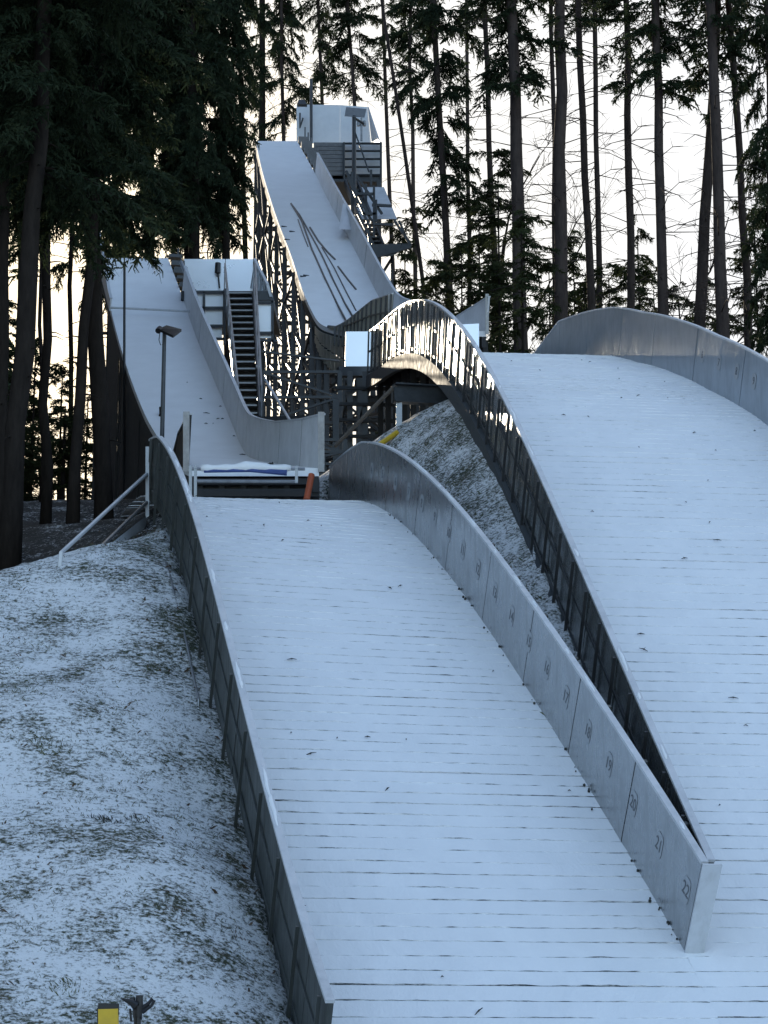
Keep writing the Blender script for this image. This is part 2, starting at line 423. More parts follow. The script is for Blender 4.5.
def hill_floor(x, y, Lf, Rf, hd, O, s1, drop):
    """height limit under a landing slope's footprint"""
    lim = np.full(x.shape, 1e9); ss = np.arange(-6, s1, .25)
    L = np.array([Lf(s) for s in ss]); Rr = np.array([Rf(s) for s in ss]); hd = hd[:2]
    s = (x - O[0]) * hd[0] + (y - O[1]) * hd[1]; n = np.array([hd[1], -hd[0]]); lat = (x - O[0]) * n[0] + (y - O[1]) * n[1]
    latL = (L[:, :2] - O[:2]) @ n; latR = (Rr[:, :2] - O[:2]) @ n
    a = np.interp(s, ss, latL); b = np.interp(s, ss, latR); z = np.minimum(np.interp(s, ss, L[:, 2]), np.interp(s, ss, Rr[:, 2]))
    ins = (s > -6) & (s < s1) & (lat > a - .05) & (lat < b + .05); lim[ins] = z[ins] - drop; return lim
MOUND = P(40, 740, 28.0)
def height(x, y):
    x = np.asarray(x, float); y = np.asarray(y, float)
    h = raw_h(x, y)
    far = np.clip((np.hypot(x / 45, (y - 45) / 100) - 1) / 1.2, 0, 1); far = far * far * (3 - 2 * far)
    h = h * (1 - far) + np.where(y > 45, -8.0, 0.0) * far
    h = h + .06 * vnoise(x * .7, y * .7) + .05 * vnoise(x * 2.2 + 9, y * 2.2) + .035 * vnoise(x * 6.3, y * 6.3 + 5)
    h = h + .30 * np.exp(-(((x - MOUND[0]) / 1.5) ** 2 + ((y - MOUND[1]) / 1.1) ** 2))
    h = np.minimum(h, hill_floor(x, y, small_L, small_Rs, h1, E1, 19, .12))
    h = np.minimum(h, hill_floor(x, y, large_L, large_R, h2, E2, 31, .12))
    return h
def hgt(x, y): return float(height(np.array([x]), np.array([y]))[0])
gx = np.concatenate([[-900, -500, -300, -180, -110, -70, -48, -36, -28, -22, -18], np.arange(-15, 9, .10), np.arange(9, 20, .4), [22, 26, 32, 42, 60, 90, 150, 260, 480, 900]])
gy = np.concatenate([[-300, -150, -80, -40, -20, -8, 0, 6, 10, 14, 17], np.arange(19, 48, .11), np.arange(48, 66, .3), np.arange(66, 100, 1.5), [104, 112, 125, 145, 180, 240, 350, 600, 1200, 2500]])
GX, GY = np.meshgrid(gx, gy); GZ = height(GX, GY)
GZ = GZ + np.where((GX > -15) & (GX < 9) & (GY > 19) & (GY < 48), .020 * vnoise(GX * 17, GY * 17) + .012 * vnoise(GX * 31, GY * 31), 0)
nx, ny = len(gx), len(gy); idx = np.arange(nx * ny).reshape(ny, nx)
quads = np.stack([idx[:-1, :-1], idx[:-1, 1:], idx[1:, 1:], idx[1:, :-1]], -1).reshape(-1, 4)
me = array_mesh('ground', np.stack([GX, GY, GZ], -1).reshape(-1, 3), quads, [M['ground']], smooth=True)
# red: how much snow lies there, green: forest litter instead of grass
dl = ((GX - EL1[0]) * side(AL1)[0] + (GY - EL1[1]) * side(AL1)[1])           # signed distance from the left board wall
snow = .645 + .05 * vnoise(GX * .35, GY * .35)
snow = snow - .07 * np.clip(1 - np.abs(dl + .1) / .55, 0, 1) * (dl < .1) - .02 * np.clip(1 - np.abs(dl + 1.0) / 1.4, 0, 1)
gapm = (dl > 3.2) & (GY > 26) & (GY < 46); snow = np.where(gapm, snow - .05, snow)
forest = np.clip((GY - np.clip(33.2 + 1.5 * (GX + 5.4), 32.6, 39)) / 1.2, 0, 1) * (dl < 3)
forest = np.maximum(forest, np.clip((GY - 46) / 3, 0, 1))
snow = snow * (1 - forest) + forest * .42
ca = me.color_attributes.new('cover', 'FLOAT_COLOR', 'POINT')
ca.data.foreach_set('color', np.stack([snow, forest, 0 * snow, 0 * snow + 1], -1).astype(np.float32).ravel())
ground = bpy.data.objects.new('ground', me); COL.objects.link(ground); ground['kind'] = 'structure'

# ------------------------------------------------------------------ board walls along the landing hills
def frame_at(f, s, a):
    p = f(s); q = f(s + .05); t = unit(q - p); sd = side(a); n = unit(np.cross(sd, t)); return p, t, n
def numeral(txt, size, mats, parent, Mx, name='numeral'):
    cu = bpy.data.curves.new(name, 'FONT'); cu.body = txt; cu.size = size; cu.align_x = 'CENTER'; cu.align_y = 'CENTER'; cu.extrude = .002
    tmp = bpy.data.objects.new('tmp_text', cu); COL.objects.link(tmp)
    me = bpy.data.meshes.new_from_object(tmp.evaluated_get(bpy.context.evaluated_depsgraph_get()))
    bpy.data.objects.remove(tmp); bpy.data.curves.remove(cu)
    me.name = name; me.materials.clear(); me.materials.append(mats)
    me.transform(Mx)
    o = bpy.data.objects.new(name, me); COL.objects.link(o); o.parent = parent; return o
def wall(f, a, s0, s1, seams, sgn, label, mat_in, mat_out, posts, extra_h=None, group='board walls along the landing hills', numbers=(), skirt=0.0, post_side=-1, bars=(), out_t=.05, backmat=None, thin=1.0, tilt=.006):
    """sgn: +1 wall stands on the right of the slope, -1 on the left. panels face the slope; posts and rails on the other side"""
    o0, _, _ = frame_at(f, s0, a)
    t_ = thing('board_wall', label, 'board wall', o0, group)
    sd = side(a) * sgn                                  # outward, away from the slope
    H = (lambda s: HW) if extra_h is None else extra_h
    cuts = [s0] + [s for s in seams if s0 < s < s1] + [s1]
    for k in range(len(cuts) - 1):
        n = max(3, int((cuts[k+1] - cuts[k]) / .22)); ss = np.linspace(cuts[k] + (.012 if k else 0), cuts[k+1] - .012, n)
        A = []; B = []
        dev = random.uniform(-1, 1) * tilt; dv2 = random.uniform(-1, 1) * tilt; yw = random.uniform(-1, 1) * tilt
        for s in ss:
            p, t, nn = frame_at(f, s, a); k_ = yw * (s - ss[0]) / max(.1, ss[-1] - ss[0]); A.append(p - nn * .06 + sd * (dev + k_)); B.append(p + nn * H(s) + sd * (dv2 + k_))
        mb = MB(); mb.sheet(A, B, sd * out_t); mb.build('panel', mat_in, t_)
    ss = np.linspace(s0, s1, int((s1 - s0) / .18)); A = []; B = []; T = []
    for s in ss:
        p, t, nn = frame_at(f, s, a); c = p + nn * (H(s) + .003)
        A.append(c - sd * .012); B.append(c + sd * .075); T.append(nn * .035)
    mb = MB(); mb.sheet(A, B, T); mb.build('cap_rail', M['cap'], t_)
    if skirt:
        A = []; B = []
        for s in ss:
            p, t, nn = frame_at(f, s, a); A.append(p + sd * .01 - nn * .07); B.append(p + sd * .01 - nn * skirt)
        mb = MB(); mb.sheet(A, B, sd * .12); mb.build('edge_beam', M['matte_beam'], t_)
    for s in posts:
        p, t, nn = frame_at(f, s, a); mb = MB(); b0 = p + sd * (out_t + .055) - nn * (skirt if skirt else .35)
        mb.bar(b0, p + sd * (out_t + .055) + nn * (H(s) - .01), .07 * thin, .10 * thin, up=sd); mb.build('post', M['steel'] if skirt else M['mossy'], t_)
    for hh, th in bars:
        A = []; B = []; T = []
        for s in ss:
            p, t, nn = frame_at(f, s, a); c = p + nn * H(s) * hh
            A.append(c + sd * (out_t + .004)); B.append(c + sd * (out_t + .05 * thin)); T.append(nn * th)
        mb = MB(); mb.sheet(A, B, T); mb.build('rail', M['steel'] if skirt else M['mossy'], t_)
    if backmat is not None:
        pass
    for s, txt in numbers:
        p, t, nn = frame_at(f, s, a); z = -sd; x = np.cross(nn, z); ctr = p + nn * .60 + z * .003
        mb = MB(); W, Hh = .12, .15
        m_ = 20; ring = [ctr + x * W * math.copysign(abs(math.cos(i * 2 * math.pi / m_)) ** .55, math.cos(i * 2 * math.pi / m_)) + nn * Hh * math.copysign(abs(math.sin(i * 2 * math.pi / m_)) ** .55, math.sin(i * 2 * math.pi / m_)) for i in range(m_)]
        i0 = len(mb.v); mb.v += [tuple(r_) for r_ in ring] + [tuple(r_ + z * .0025) for r_ in ring]
        mb.f.append(tuple(i0 + m_ + i for i in range(m_))); mb.m.append(0)
        for i in range(m_): mb.f.append((i0 + i, i0 + (i+1) % m_, i0 + m_ + (i+1) % m_, i0 + m_ + i)); mb.m.append(0)
        pl = mb.build('number_plate', M['plate'], t_)
        Mx = Matrix(((x[0], nn[0], z[0], ctr[0] + z[0]*.005 - o0[0]), (x[1], nn[1], z[1], ctr[1] + z[1]*.005 - o0[1]), (x[2], nn[2], z[2], ctr[2] + z[2]*.005 - o0[2]), (0, 0, 0, 1)))
        numeral(txt, .215, M['ink'], pl, Mx)
    return t_
# number spacing: 22 close to the lower end, one per metre uphill
sn = {}
numpx = [(372,469),(383,473),(396,480),(409,490),(422,503),(435,516),(449,533),(463,551),(478,570),(495,591),(511.6,616),(529,638),(547,668),(566,695),(588,727),(609,764),(633.5,801),(659,842.5),(686,885)]
q = plane_hit(numpx, E1, A1); sq = (q - E1) @ h1
nums = []
for k, s in enumerate(sq):
    sl = float(zSR.slope(s)); nums.append((s + .60 * sl / math.sqrt(1 + sl * sl), str(4 + k)))
sm_seams = sorted(float(x) for x in (plane_hit([(621,842),(568,752),(523,683),(482,622),(445,570),(414,533),(385,512)], E1, A1) - E1) @ h1) + [17.3]
def small_h(s): return HW if s < 16.2 else HW - .12 * (s - 16.2)
print('sT', sT.min(), sT.max(), 'sb', sb.min(), sb.max(), 'sT2', sT2.max(), 'sT3', sT3.min(), sT3.max(), [round(float(zSL(x)-zSR(x)),2) for x in range(-2,18,2)], [round(float(zLR(x)-zLL(x)),2) for x in range(0,32,3)])
w = wall(small_R, A1, 0.03, 18.9, sm_seams, 1, 'grey metal board wall with numbers between the two snowy landing slopes, its faces turned left', M['alu'], M['alu'], np.arange(.8, 18.8, 1.25), tilt=.001, numbers=nums, extra_h=small_h, bars=((.5, .06),))
# end plate joining the two converging walls at their lower end
p, t, nn = frame_at(small_R, 0.0, A1); mb = MB()
mb.slab([p - nn * .04 - n1 * .01, p - nn * .04 + n1 * .21, p + n1 * .21 + nn * (HW + .035), p - n1 * .01 + nn * (HW + .035)], -t, .03)
mb.build('end_plate', M['cap'], w)
SLO, SHI = float(sb.min()), float(sb.max()) + 1.3
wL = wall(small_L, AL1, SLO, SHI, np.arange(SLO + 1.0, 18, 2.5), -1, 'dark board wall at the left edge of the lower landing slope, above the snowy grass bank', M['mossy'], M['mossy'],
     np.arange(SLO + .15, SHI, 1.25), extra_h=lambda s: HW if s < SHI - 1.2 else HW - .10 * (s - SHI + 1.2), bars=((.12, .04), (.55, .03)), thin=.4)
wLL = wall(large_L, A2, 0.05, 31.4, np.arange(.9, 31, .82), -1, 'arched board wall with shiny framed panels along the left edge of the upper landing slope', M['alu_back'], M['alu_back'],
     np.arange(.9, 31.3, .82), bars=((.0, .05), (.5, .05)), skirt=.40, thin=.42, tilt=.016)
wall(large_R, AR2, 8.0, 31.2, [10.6, 13.1, 15.7, 18.3, 20.9, 23.2, 25.8, 28.2], 1, 'curved grey board wall at the far right edge of the upper landing slope, in front of bare trunks', M['alu_dark'], M['alu_dark'],
     np.arange(8.5, 30.5, 1.25), bars=((.5, .06),), tilt=.001, extra_h=lambda s: HW if s < 28.3 else max(.3, HW - .27 * (s - 28.3)),
     numbers=[(s_ + .3, t_) for s_, t_ in zip(((plane_hit([(703,348),(719.5,356),(737,364.5),(754,374)], ER2, AR2) - ER2) @ hr2), ('6', '7', '8', '9'))])

def cap_snow(f, a, sgn, w_, n, lo, hi, seed):
    rg = random.Random(seed); sd = side(a) * sgn
    for _ in range(n):
        s0 = rg.uniform(lo, hi); l = rg.uniform(.12, .7); pts = []; rr = []
        for k in range(6):
            p, t, nn = frame_at(f, s0 + l * k / 5, a); pts.append(p + nn * (HW + .035) + sd * (.03 + rg.uniform(-.008, .008))); rr.append(.004 + .022 * math.sin(math.pi * (k + .3) / 5.6) * rg.uniform(.6, 1.1))
        mb = MB(); mb.tube(pts, rr, 7); mb.build('snow_rest', M['deck'], w_, smooth=True)
cap_snow(small_R, A1, 1, w, 12, .3, 14, 3); cap_snow(small_L, AL1, -1, wL, 16, SLO + .1, 12, 4); cap_snow(large_L, A2, -1, wLL, 10, .3, 18, 5)
# pipe running along the foot of the left wall
mb = MB(); pts = []
for s in np.linspace(-1.2, 2.4, 12): pts.append(small_L(s) - side(AL1) * .30 + V((0, 0, -.22)))
for s in (0,): pass
mb.tube(pts, .02, 8); o = mb.build('water_pipe', M['galv']); tag(o, 'thin grey pipe lying along the foot of the left board wall near its lower end', 'pipe')
mb = MB(); pts = [small_L(s) - side(AL1) * .26 + V((0, 0, -.05 + .02 * math.sin(s * 3))) for s in np.linspace(5.2, 9.5, 20)]
pts = pts[::-1] + [pts[0] + V((0, -.05, -.45))]
mb.tube(pts, .018, 8); o = mb.build('water_pipe', M['galv']); tag(o, 'thin dark pipe running high up along the outside of the left board wall', 'pipe')

# ------------------------------------------------------------------ helpers for trace-based ramps
def lerp_rows(rows, n):
    rows = np.array(rows, float); t = np.linspace(0, 1, len(rows)); tt = np.linspace(0, 1, n)
    return np.stack([np.interp(tt, t, rows[:, k]) for k in range(rows.shape[1])], 1)
def smooth_rows(rows, n, it=6):
    r = lerp_rows(rows, n)
    for _ in range(it): r[1:-1] = .5 * r[1:-1] + .25 * (r[:-2] + r[2:])
    return r
def lattice(mb, A, B, w, n, X=True, mi=0):
    """a scaffold face between upright lines A(bottom,top) and B(bottom,top)"""
    A = [V(A[0]), V(A[1])]; B = [V(B[0]), V(B[1])]
    for k in range(n + 1):
        t = k / n; a = A[0] + (A[1] - A[0]) * t; b = B[0] + (B[1] - B[0]) * t; mb.bar(a, b, w)
        if k < n and X:
            t2 = (k + 1) / n; a2 = A[0] + (A[1] - A[0]) * t2; b2 = B[0] + (B[1] - B[0]) * t2
            if k % 2: mb.bar(a, b2, w * .8)
            else: mb.bar(b, a2, w * .8)
def gpt(p, dz=-.2): return V((p[0], p[1], hgt(p[0], p[1]) + dz))

# ------------------------------------------------------------------ small (lower) inrun
def ramp_edges(rows):                                # rows (py, Y, xL, xR)
    L = [P(r[2], r[0], r[1]) for r in rows]; Rr = [P(r[3], r[0], r[1]) for r in rows]; return L, Rr
rows_s = [(468,42.0,189,319),(466,44.5,184,294),(462.5,48.0,178,266),(457,52,171,246),(437,54.2,157.5,237),(416,56,145,229),(375,59.2,129,212),(335,62.4,117,195),(294,65.6,107,181.5),(258,68.5,98,168)]
rs = smooth_rows(rows_s, 46, 4); SL, SRt = ramp_edges(rs)
base = V((*((SL[0] + SRt[0]) / 2)[:2], 0)); base[2] = hgt(base[0], base[1])
inS = thing('inrun_ramp', 'lower snow covered inrun ramp on the left with stair and white shelter at its top', 'ramp', base)
mb = MB(); mb.sheet(SL, SRt, V((0, 0, -.16))); mb.build('deck', M['deck'], inS, smooth=False)
def board(parent, name, E, S, hfun, t, mat, seams=None, s0=0, s1=None, cap=True):
    """upright board along edge E (list), outward vector S; hfun(i) height"""
    s1 = len(E) if s1 is None else s1; idx_ = list(range(s0, s1)); nrm = {}
    for i in idx_:
        tv = unit(E[min(i+1, len(E)-1)] - E[max(i-1, 0)]); nrm[i] = unit(np.cross(side(R(12)), tv))
    cuts = [s0] + [c for c in (seams or []) if s0 < c < s1 - 1] + [s1 - 1]
    for a_, b_ in zip(cuts[:-1], cuts[1:]):
        A = [E[i] - nrm[i] * .02 for i in range(a_, b_ + 1)]; B = [E[i] + nrm[i] * hfun(i) for i in range(a_, b_ + 1)]
        tv = unit(A[-1] - A[0]); A[-1] = A[-1] - tv * .09; B[-1] = B[-1] - tv * .09; a0_ = E[b_] + S * .035; mk_ = MB(); mk_.bar(a0_, a0_ + nrm[b_] * hfun(b_), .07, .05, up=S); mk_.build('post', M['darkwood'], parent)
        m_ = MB(); m_.sheet(A, B, S * t); m_.build(name, mat, parent)
    if cap:
        A = [E[i] + nrm[i] * (hfun(i) + .003) - S * .015 for i in idx_]; B = [E[i] + nrm[i] * (hfun(i) + .003) + S * (t + .02) for i in idx_]
        m_ = MB(); m_.sheet(A, B, [nrm[i] * .035 for i in idx_]); m_.build('cap_rail', M['cap'], parent)
    return nrm
S12 = side(R(12))
iTop = 41
board(inS, 'side_board', SRt, S12, lambda i: float(np.interp(i, [0, 4, 9, 14, 22, iTop], [1.0, .92, .86, .92, .93, .86])), .05, M['grey_board'], seams=[4, 8, 12, 16, 21, 27, 34], s0=0, s1=iTop)
board(inS, 'side_board', SL, -S12, lambda i: float(np.interp(i, [0, 4, 9, 12], [1.0, .9, .62, .15])), .05, M['darkwood'], seams=[], s0=0, s1=13)
board(inS, 'side_board', SL, -S12, lambda i: float(np.interp(i, [39, 45], [.35, .9])), .05, M['grey_board'], seams=[], s0=38, s1=46)
# pale end posts of the two boards at the take-off
for e, sg in ((SL[0], -1), (SRt[0], 1)):
    mb = MB(); c = e + S12 * sg * .045 + V((0, -.04, 0)); mb.bar(c + V((0, 0, -.08)), c + V((0, -.25, 1.02)), .12, .05, up=(0, 1, 0)); mb.build('end_post', M['galv'], inS)
# take-off front: dark timbers, rails
fr = [SL[0], SRt[0]]; ax = unit(fr[1] - fr[0])
mb = MB(); mb.slab([fr[0] + V((0, .25, -1.5)), fr[1] + V((0, .25, -1.5)), fr[1] + V((0, .25, -.17)), fr[0] + V((0, .25, -.17))], (0, 1, 0), .1)
for k in range(6):
    c = fr[0] + (fr[1] - fr[0]) * (k + .5) / 6 + V((0, .2, 0)); mb.bar(c + V((0, 0, -1.6)), c + V((0, 0, -.2)), .1)
mb.bar(fr[0] + V((0, .1, -.46)), fr[1] + V((0, .1, -.46)), .1, .14); mb.bar(fr[0] + V((0, .12, -.24)), fr[1] + V((0, .12, -.24)), .1, .12)
mb.build('front_frame', M['darkwood'], inS)
# start bar across the ramp
mb = MB(); mb.tube([P(110, 307.5, 63.6), P(191, 311.5, 63.6)], .035, 8); mb.build('start_bar', M['cap'], inS)
# edge beams, legs and bracing down to the ground
mb = MB(); mb.sheet([p + V((0, 0, -.17)) for p in SL], [p + V((0, 0, -.17)) + S12 * .12 for p in SL], V((0, 0, -.3)))
mb.sheet([p + V((0, 0, -.17)) - S12 * .12 for p in SRt], [p + V((0, 0, -.17)) for p in SRt], V((0, 0, -.3)))
mb.build('edge_beam', M['darkwood'], inS)
mb = MB(); prev = None
for i in (6, 13, 20, 27, 34, 40, 45):
    a0 = SL[i] + S12 * .1 + V((0, 0, -.45)); b0 = SRt[i] - S12 * .1 + V((0, 0, -.45)); ag = gpt(a0); bg = gpt(b0)
    mb.bar(ag, a0, .14); mb.bar(bg, b0, .14)
    n = max(1, int((a0[2] - ag[2]) / 2.0)); lattice(mb, (ag, a0), (bg, b0), .08, n)
    if prev is not None: mb.bar(prev[0], a0, .09); mb.bar(prev[1], ag * .3 + a0 * .7, .08); mb.bar(prev[2], bg * .3 + b0 * .7, .08)
    prev = (ag, a0 * .5 + ag * .5, bg * .5 + b0 * .5)
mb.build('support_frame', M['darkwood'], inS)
for i in range(7, 38, 3):
    mb = MB(); a, b = SL[i] + S12 * .04 + V((0, 0, -.48)), SL[i + 3] + S12 * .04 + V((0, 0, -.48)); ag, bg = gpt(a), gpt(b); n = 7
    for k in range(n):
        if random.random() < .07: continue
        t0, t1 = k / n, (k + .96) / n; lo0, lo1 = ag + (bg - ag) * t0, ag + (bg - ag) * t1; hi0, hi1 = a + (b - a) * t0, a + (b - a) * t1
        mb.slab([lo0, lo1, hi1, hi0], S12, .03)
    mb.bar(ag * .5 + a * .5 + S12 * .04, bg * .5 + b * .5 + S12 * .04, .06); mb.build('board_cladding', M['darkwood'], inS)
# shelter at the top: floor, back wall, folded side wall, lower cladding
YP = 65.0
fz = P(230, 291, YP)[2]
mb = MB(); x0, x1 = P(181, 291, YP)[0], P(272, 291, YP)[0]
mb.hexa([(x0, YP, fz - .28), (x1, YP, fz - .28), (x1 + .1, YP + 3.4, fz - .28), (x0 - .2, YP + 3.4, fz - .28), (x0, YP, fz), (x1, YP, fz), (x1 + .1, YP + 3.4, fz), (x0 - .2, YP + 3.4, fz)])
mb.build('platform', M['steel'], inS)
xa, xb = P(184, 259, 68)[0], P(253, 259, 68)[0]; zt = P(220, 259, 68)[2]
xm = xa + (xb - xa) * .6
mb = MB(); mb.slab([(xa, 68, fz), (xm - .01, 68, fz), (xm - .01, 68, zt), (xa, 68, zt)], (0, 1, 0), .06); mb.build('back_wall', M['white_panel'], inS)
mb = MB(); mb.slab([(xm + .01, 68, fz), (xb, 68, fz), (xb, 68, zt), (xm + .01, 68, zt)], (0, 1, 0), .06); mb.build('back_wall', M['white_panel'], inS)
mb = MB(); q0, q1, q2, q3 = P(250, 288, 67.9), P(271, 297, 65.0), P(267.5, 285, 65.0), P(254.5, 259.5, 67.9)
for k in range(12):                                   # corrugated sheet
    t0, t1 = k / 12, (k + .8) / 12; off = V((.02, 0, 0)) if k % 2 else V((0, 0, 0))
    mb.slab([q0 + (q1-q0)*t0+off, q0+(q1-q0)*(k+1)/12+off, q3+(q2-q3)*(k+1)/12+off, q3+(q2-q3)*t0+off], (1, 0, 0), .03)
mb.build('corrugated_side', M['alu'], inS)
mb = MB(); mb.bar(q3, q2, .08); mb.bar(q2, q1, .08); mb.build('side_trim', M['cap'], inS)
def wp(name, xa_, ya_, xb_, yb_, Y, mat=M['white_panel'], t=.04, parent=inS):
    m_ = MB(); m_.slab([P(xa_, yb_, Y), P(xb_, yb_, Y), P(xb_, ya_, Y), P(xa_, ya_, Y)], (0, 1, 0), t); return m_.build(name, mat, parent)
for (xa_, ya_, xb_, yb_) in [(190,292.5,202.5,336),(205,294,223,307.5),(205,309,222.5,325),(205,327,222,338),(254,303,271,338)]:
    wp('cladding_panel', xa_, ya_, xb_, yb_, 64.85)
mb = MB()
for xa_, ya_, xb_, yb_ in [(188,292,224,292),(204,292,204,338),(189,308,223,308),(189,326,223,326),(224.5,290,224.5,345),(253,300,253,345),(272.5,298,272.5,342),(252,340,277,341),(252,302,273,302),(252,333,273,333),(188,339,224,339)]:
    mb.bar(P(xa_, ya_, 64.75), P(xb_, yb_, 64.75), .07)
mb.build('cladding_frame', M['steel'], inS)
# stair beside the ramp
mb = MB(); n = 19; T0 = (P(226.5, 294, 64.7), P(252, 294, 64.7)); T1 = (P(240, 422, 55.5), P(258, 422, 55.5))
tr_ = []
for k in range(n + 1):
    t = k / n; a = T0[0] + (T1[0] - T0[0]) * t; b = T0[1] + (T1[1] - T0[1]) * t; treads = MB()
    treads.hexa([a + V((0, -.14, -.03)), b + V((0, -.14, -.03)), b + V((0, .14, -.03)), a + V((0, .14, -.03)), a + V((0, -.14, .015)), b + V((0, -.14, .015)), b + V((0, .14, .015)), a + V((0, .14, .015))])
    treads.hexa([a + V((0, .12, -.30)), b + V((0, .12, -.30)), b + V((0, .14, -.30)), a + V((0, .14, -.30)), a + V((0, .12, -.03)), b + V((0, .12, -.03)), b + V((0, .14, -.03)), a + V((0, .14, -.03))], 1)
    tr_.append(treads)
mb.bar(T0[0] + V((-.04, 0, .05)), T1[0] + V((-.04, 0, .05)), .05, .24); mb.bar(T0[1] + V((.04, 0, .05)), T1[1] + V((.04, 0, .05)), .05, .24)
mb.bar(T0[0] + V((0, .1, .03)), T0[1] + V((0, .1, .03)), .04)
st = mb.build('stair', M['steel'], inS)
for treads in tr_: treads.build('step', [M['galv'], M['black']], st)
mb = MB()
for e0, e1, dx in ((T0[0], T1[0], -.06), (T0[1], T1[1], .08)):
    up = V((dx, 0, .95)); mb.tube([e0 + up, e1 + up], .025, 6); mb.tube([e0 + up * .55, e1 + up * .55], .02, 6)
    for k in range(7):
        c = e0 + (e1 - e0) * k / 6; mb.tube([c + V((dx, 0, 0)), c + up], .025, 6)
mb.build('stair_rail', M['galv'], st)
mb = MB(); mb.tube([P(257, 366, 58.5), P(297.5, 433, 50)], .035, 8); mb.tube([P(259, 392, 58.5), P(259, 366, 58.5)], .03, 6); mb.build('handrail', M['cap'], inS)
mb = MB()                                             # small steps and blocks along the upper right edge
for k in range(9):
    i = 45 - k; c = SRt[i] + S12 * .22 + V((0, 0, .05)); mb.bar(c - S12 * .2, c + S12 * .2, .28, .10 + .05 * (k % 3))
    mb.bar(c + V((.1, 0, 0)), c + V((.1, 0, .28)), .05); mb.build('edge_step', M['steel'], inS); mb = MB()
mb = MB(); mb.tube([P(181, 262, 65.6), P(197, 302, 64.6)], .06, 8); mb.build('edge_pipe', M['galv'], inS)
# dark hose-like fitting on the back wall
mb = MB(); mb.tube([P(218, 263, 67.85), P(217.5, 273, 67.85)], .09, 8); mb.tube([P(218, 273, 67.85), P(219.5, 288, 67.85)], .03, 6); mb.build('wall_fitting', M['black'], inS)

# take-off barrier with tarpaulin
b0, b1 = P(198, 467, 41.6), P(300, 467, 41.6)
bar_t = thing('barrier_rail', 'low steel barrier rail across the front of the lower take-off', 'barrier', b0)
mb = MB(); mb.tube([P(192, 469, 41.5), P(305, 469, 41.5)], .03, 8); mb.build('top_rail', M['galv'], bar_t)
mb = MB(); mb.tube([P(196, 481, 41.5), P(296, 481.5, 41.5)], .03, 8); mb.build('lower_rail', M['galv'], bar_t)
for x_, y0_, y1_ in ((190.5, 466, 512), (195.5, 466, 512), (296.5, 466, 483)):
    mb = MB(); mb.bar(P(x_, y1_, 41.5), P(x_, y0_, 41.5), .055); mb.build('post', M['galv'], bar_t)
tp = thing('tarpaulin', 'blue tarpaulin roll under a ridge of snow on the take-off barrier', 'tarpaulin', b0)
mb = MB(); mb.tube([P(204, 471, 41.45), P(250, 470, 41.43), P(287, 472.5, 41.45)], [.035, .04, .06], 10); mb.build('roll', M['blue'], tp)
mb = MB(); pts = []; rr = []
for k in range(15):
    t = k / 14; x_ = 201 + t * 90; pts.append(P(x_, 468 - 1.6 * math.exp(-((t - .55) / .15) ** 2), 41.45)); rr.append(.062 + .035 * math.exp(-((t - .55) / .16) ** 2) + .012 * math.sin(k * 2.1))
mb.tube(pts, rr, 10); mb.build('snow_ridge', M['deck'], tp, smooth=True)
# orange pipe
mb = MB(); mb.tube([P(306.5, 500, 41.3), P(311.5, 475, 41.6)], .060, 14); o = mb.build('drain_pipe', M['orange'], origin=P(306, 500, 41.3)); tag(o, 'short orange plastic pipe leaning below the right end of the lower take-off', 'pipe')

# lamp post in front of the lower inrun
lp = P(164.5, 333, 44.0); g_ = gpt(lp)
lamp = thing('lamp_post', 'slim grey lamp post with a flat square head in front of the lower inrun', 'lamp post', g_)
mb = MB(); mb.tube([g_, lp], [.05, .04], 10); mb.build('pole', M['steel'], lamp)
mb = MB(); c = [P(158.5, 331, 43.9), P(173, 338, 43.6), P(181.5, 331.5, 43.9), P(166.5, 327.5, 44.2)]
mb.slab(c, (0, 0, 1), .05); hd_ = mb.build('lamp_head', M['black'], lamp)
mb = MB(); c2 = [P(162.5, 332, 43.88), P(172.5, 336.6, 43.62), P(178.8, 331.8, 43.86), P(167.5, 329.2, 44.1)]
mb.slab([x - V((0, 0, .004)) for x in c2], (0, 0, -1), .012); mb.build('lens', M['lens'], hd_)
mb = MB(); mb.tube([P(158, 331, 43.9), P(160, 328.5, 44)], .06, 8); mb.build('hinge', M['black'], lamp)
mb = MB(); mb.tube([P(159.8, 333, 43.95), P(159, 340, 43.95), P(160.5, 345, 43.95), P(163, 344.5, 43.97), P(164.3, 338, 44)], .009, 6); mb.build('cable', M['black'], lamp)
# thin dark pole further left
pp = P(124.5, 262, 60); g_ = gpt(P(124.5, 500, 60)); mb = MB(); mb.tube([g_, pp], .035, 8)
o = mb.build('pole', M['black'], origin=g_); tag(o, 'thin dark pole standing in front of the left half of the lower inrun', 'pole')

# handrail at the foot of the trees, left of the wall
hr = thing('handrail', 'pale pipe handrail climbing to the upper end of the left board wall', 'handrail', P(59, 575, 32.9))
mb = MB(); mb.tube([P(59, 577, 32.9), P(61, 553, 32.9), P(147, 474, 37.9)], .032, 8); mb.build('top_rail', M['cap'], hr)
mb = MB(); mb.tube([P(79, 568, 33.4), P(147, 502, 37.9)], .028, 8); mb.build('lower_rail', M['galv'], hr)
mb = MB(); mb.bar(P(147.5, 520, 37.9), P(147.5, 447, 37.9), .06); mb.build('post', M['galv'], hr)
mb = MB(); mb.slab([P(104, 554, 34.0), P(146, 527, 37.4), P(146, 516, 37.4), P(104, 549, 34.0)], (0, 1, 0), .05); o = mb.build('plank', M['cap'], origin=P(104, 556, 34)); tag(o, 'pale plank edging the bank below the handrail', 'plank')

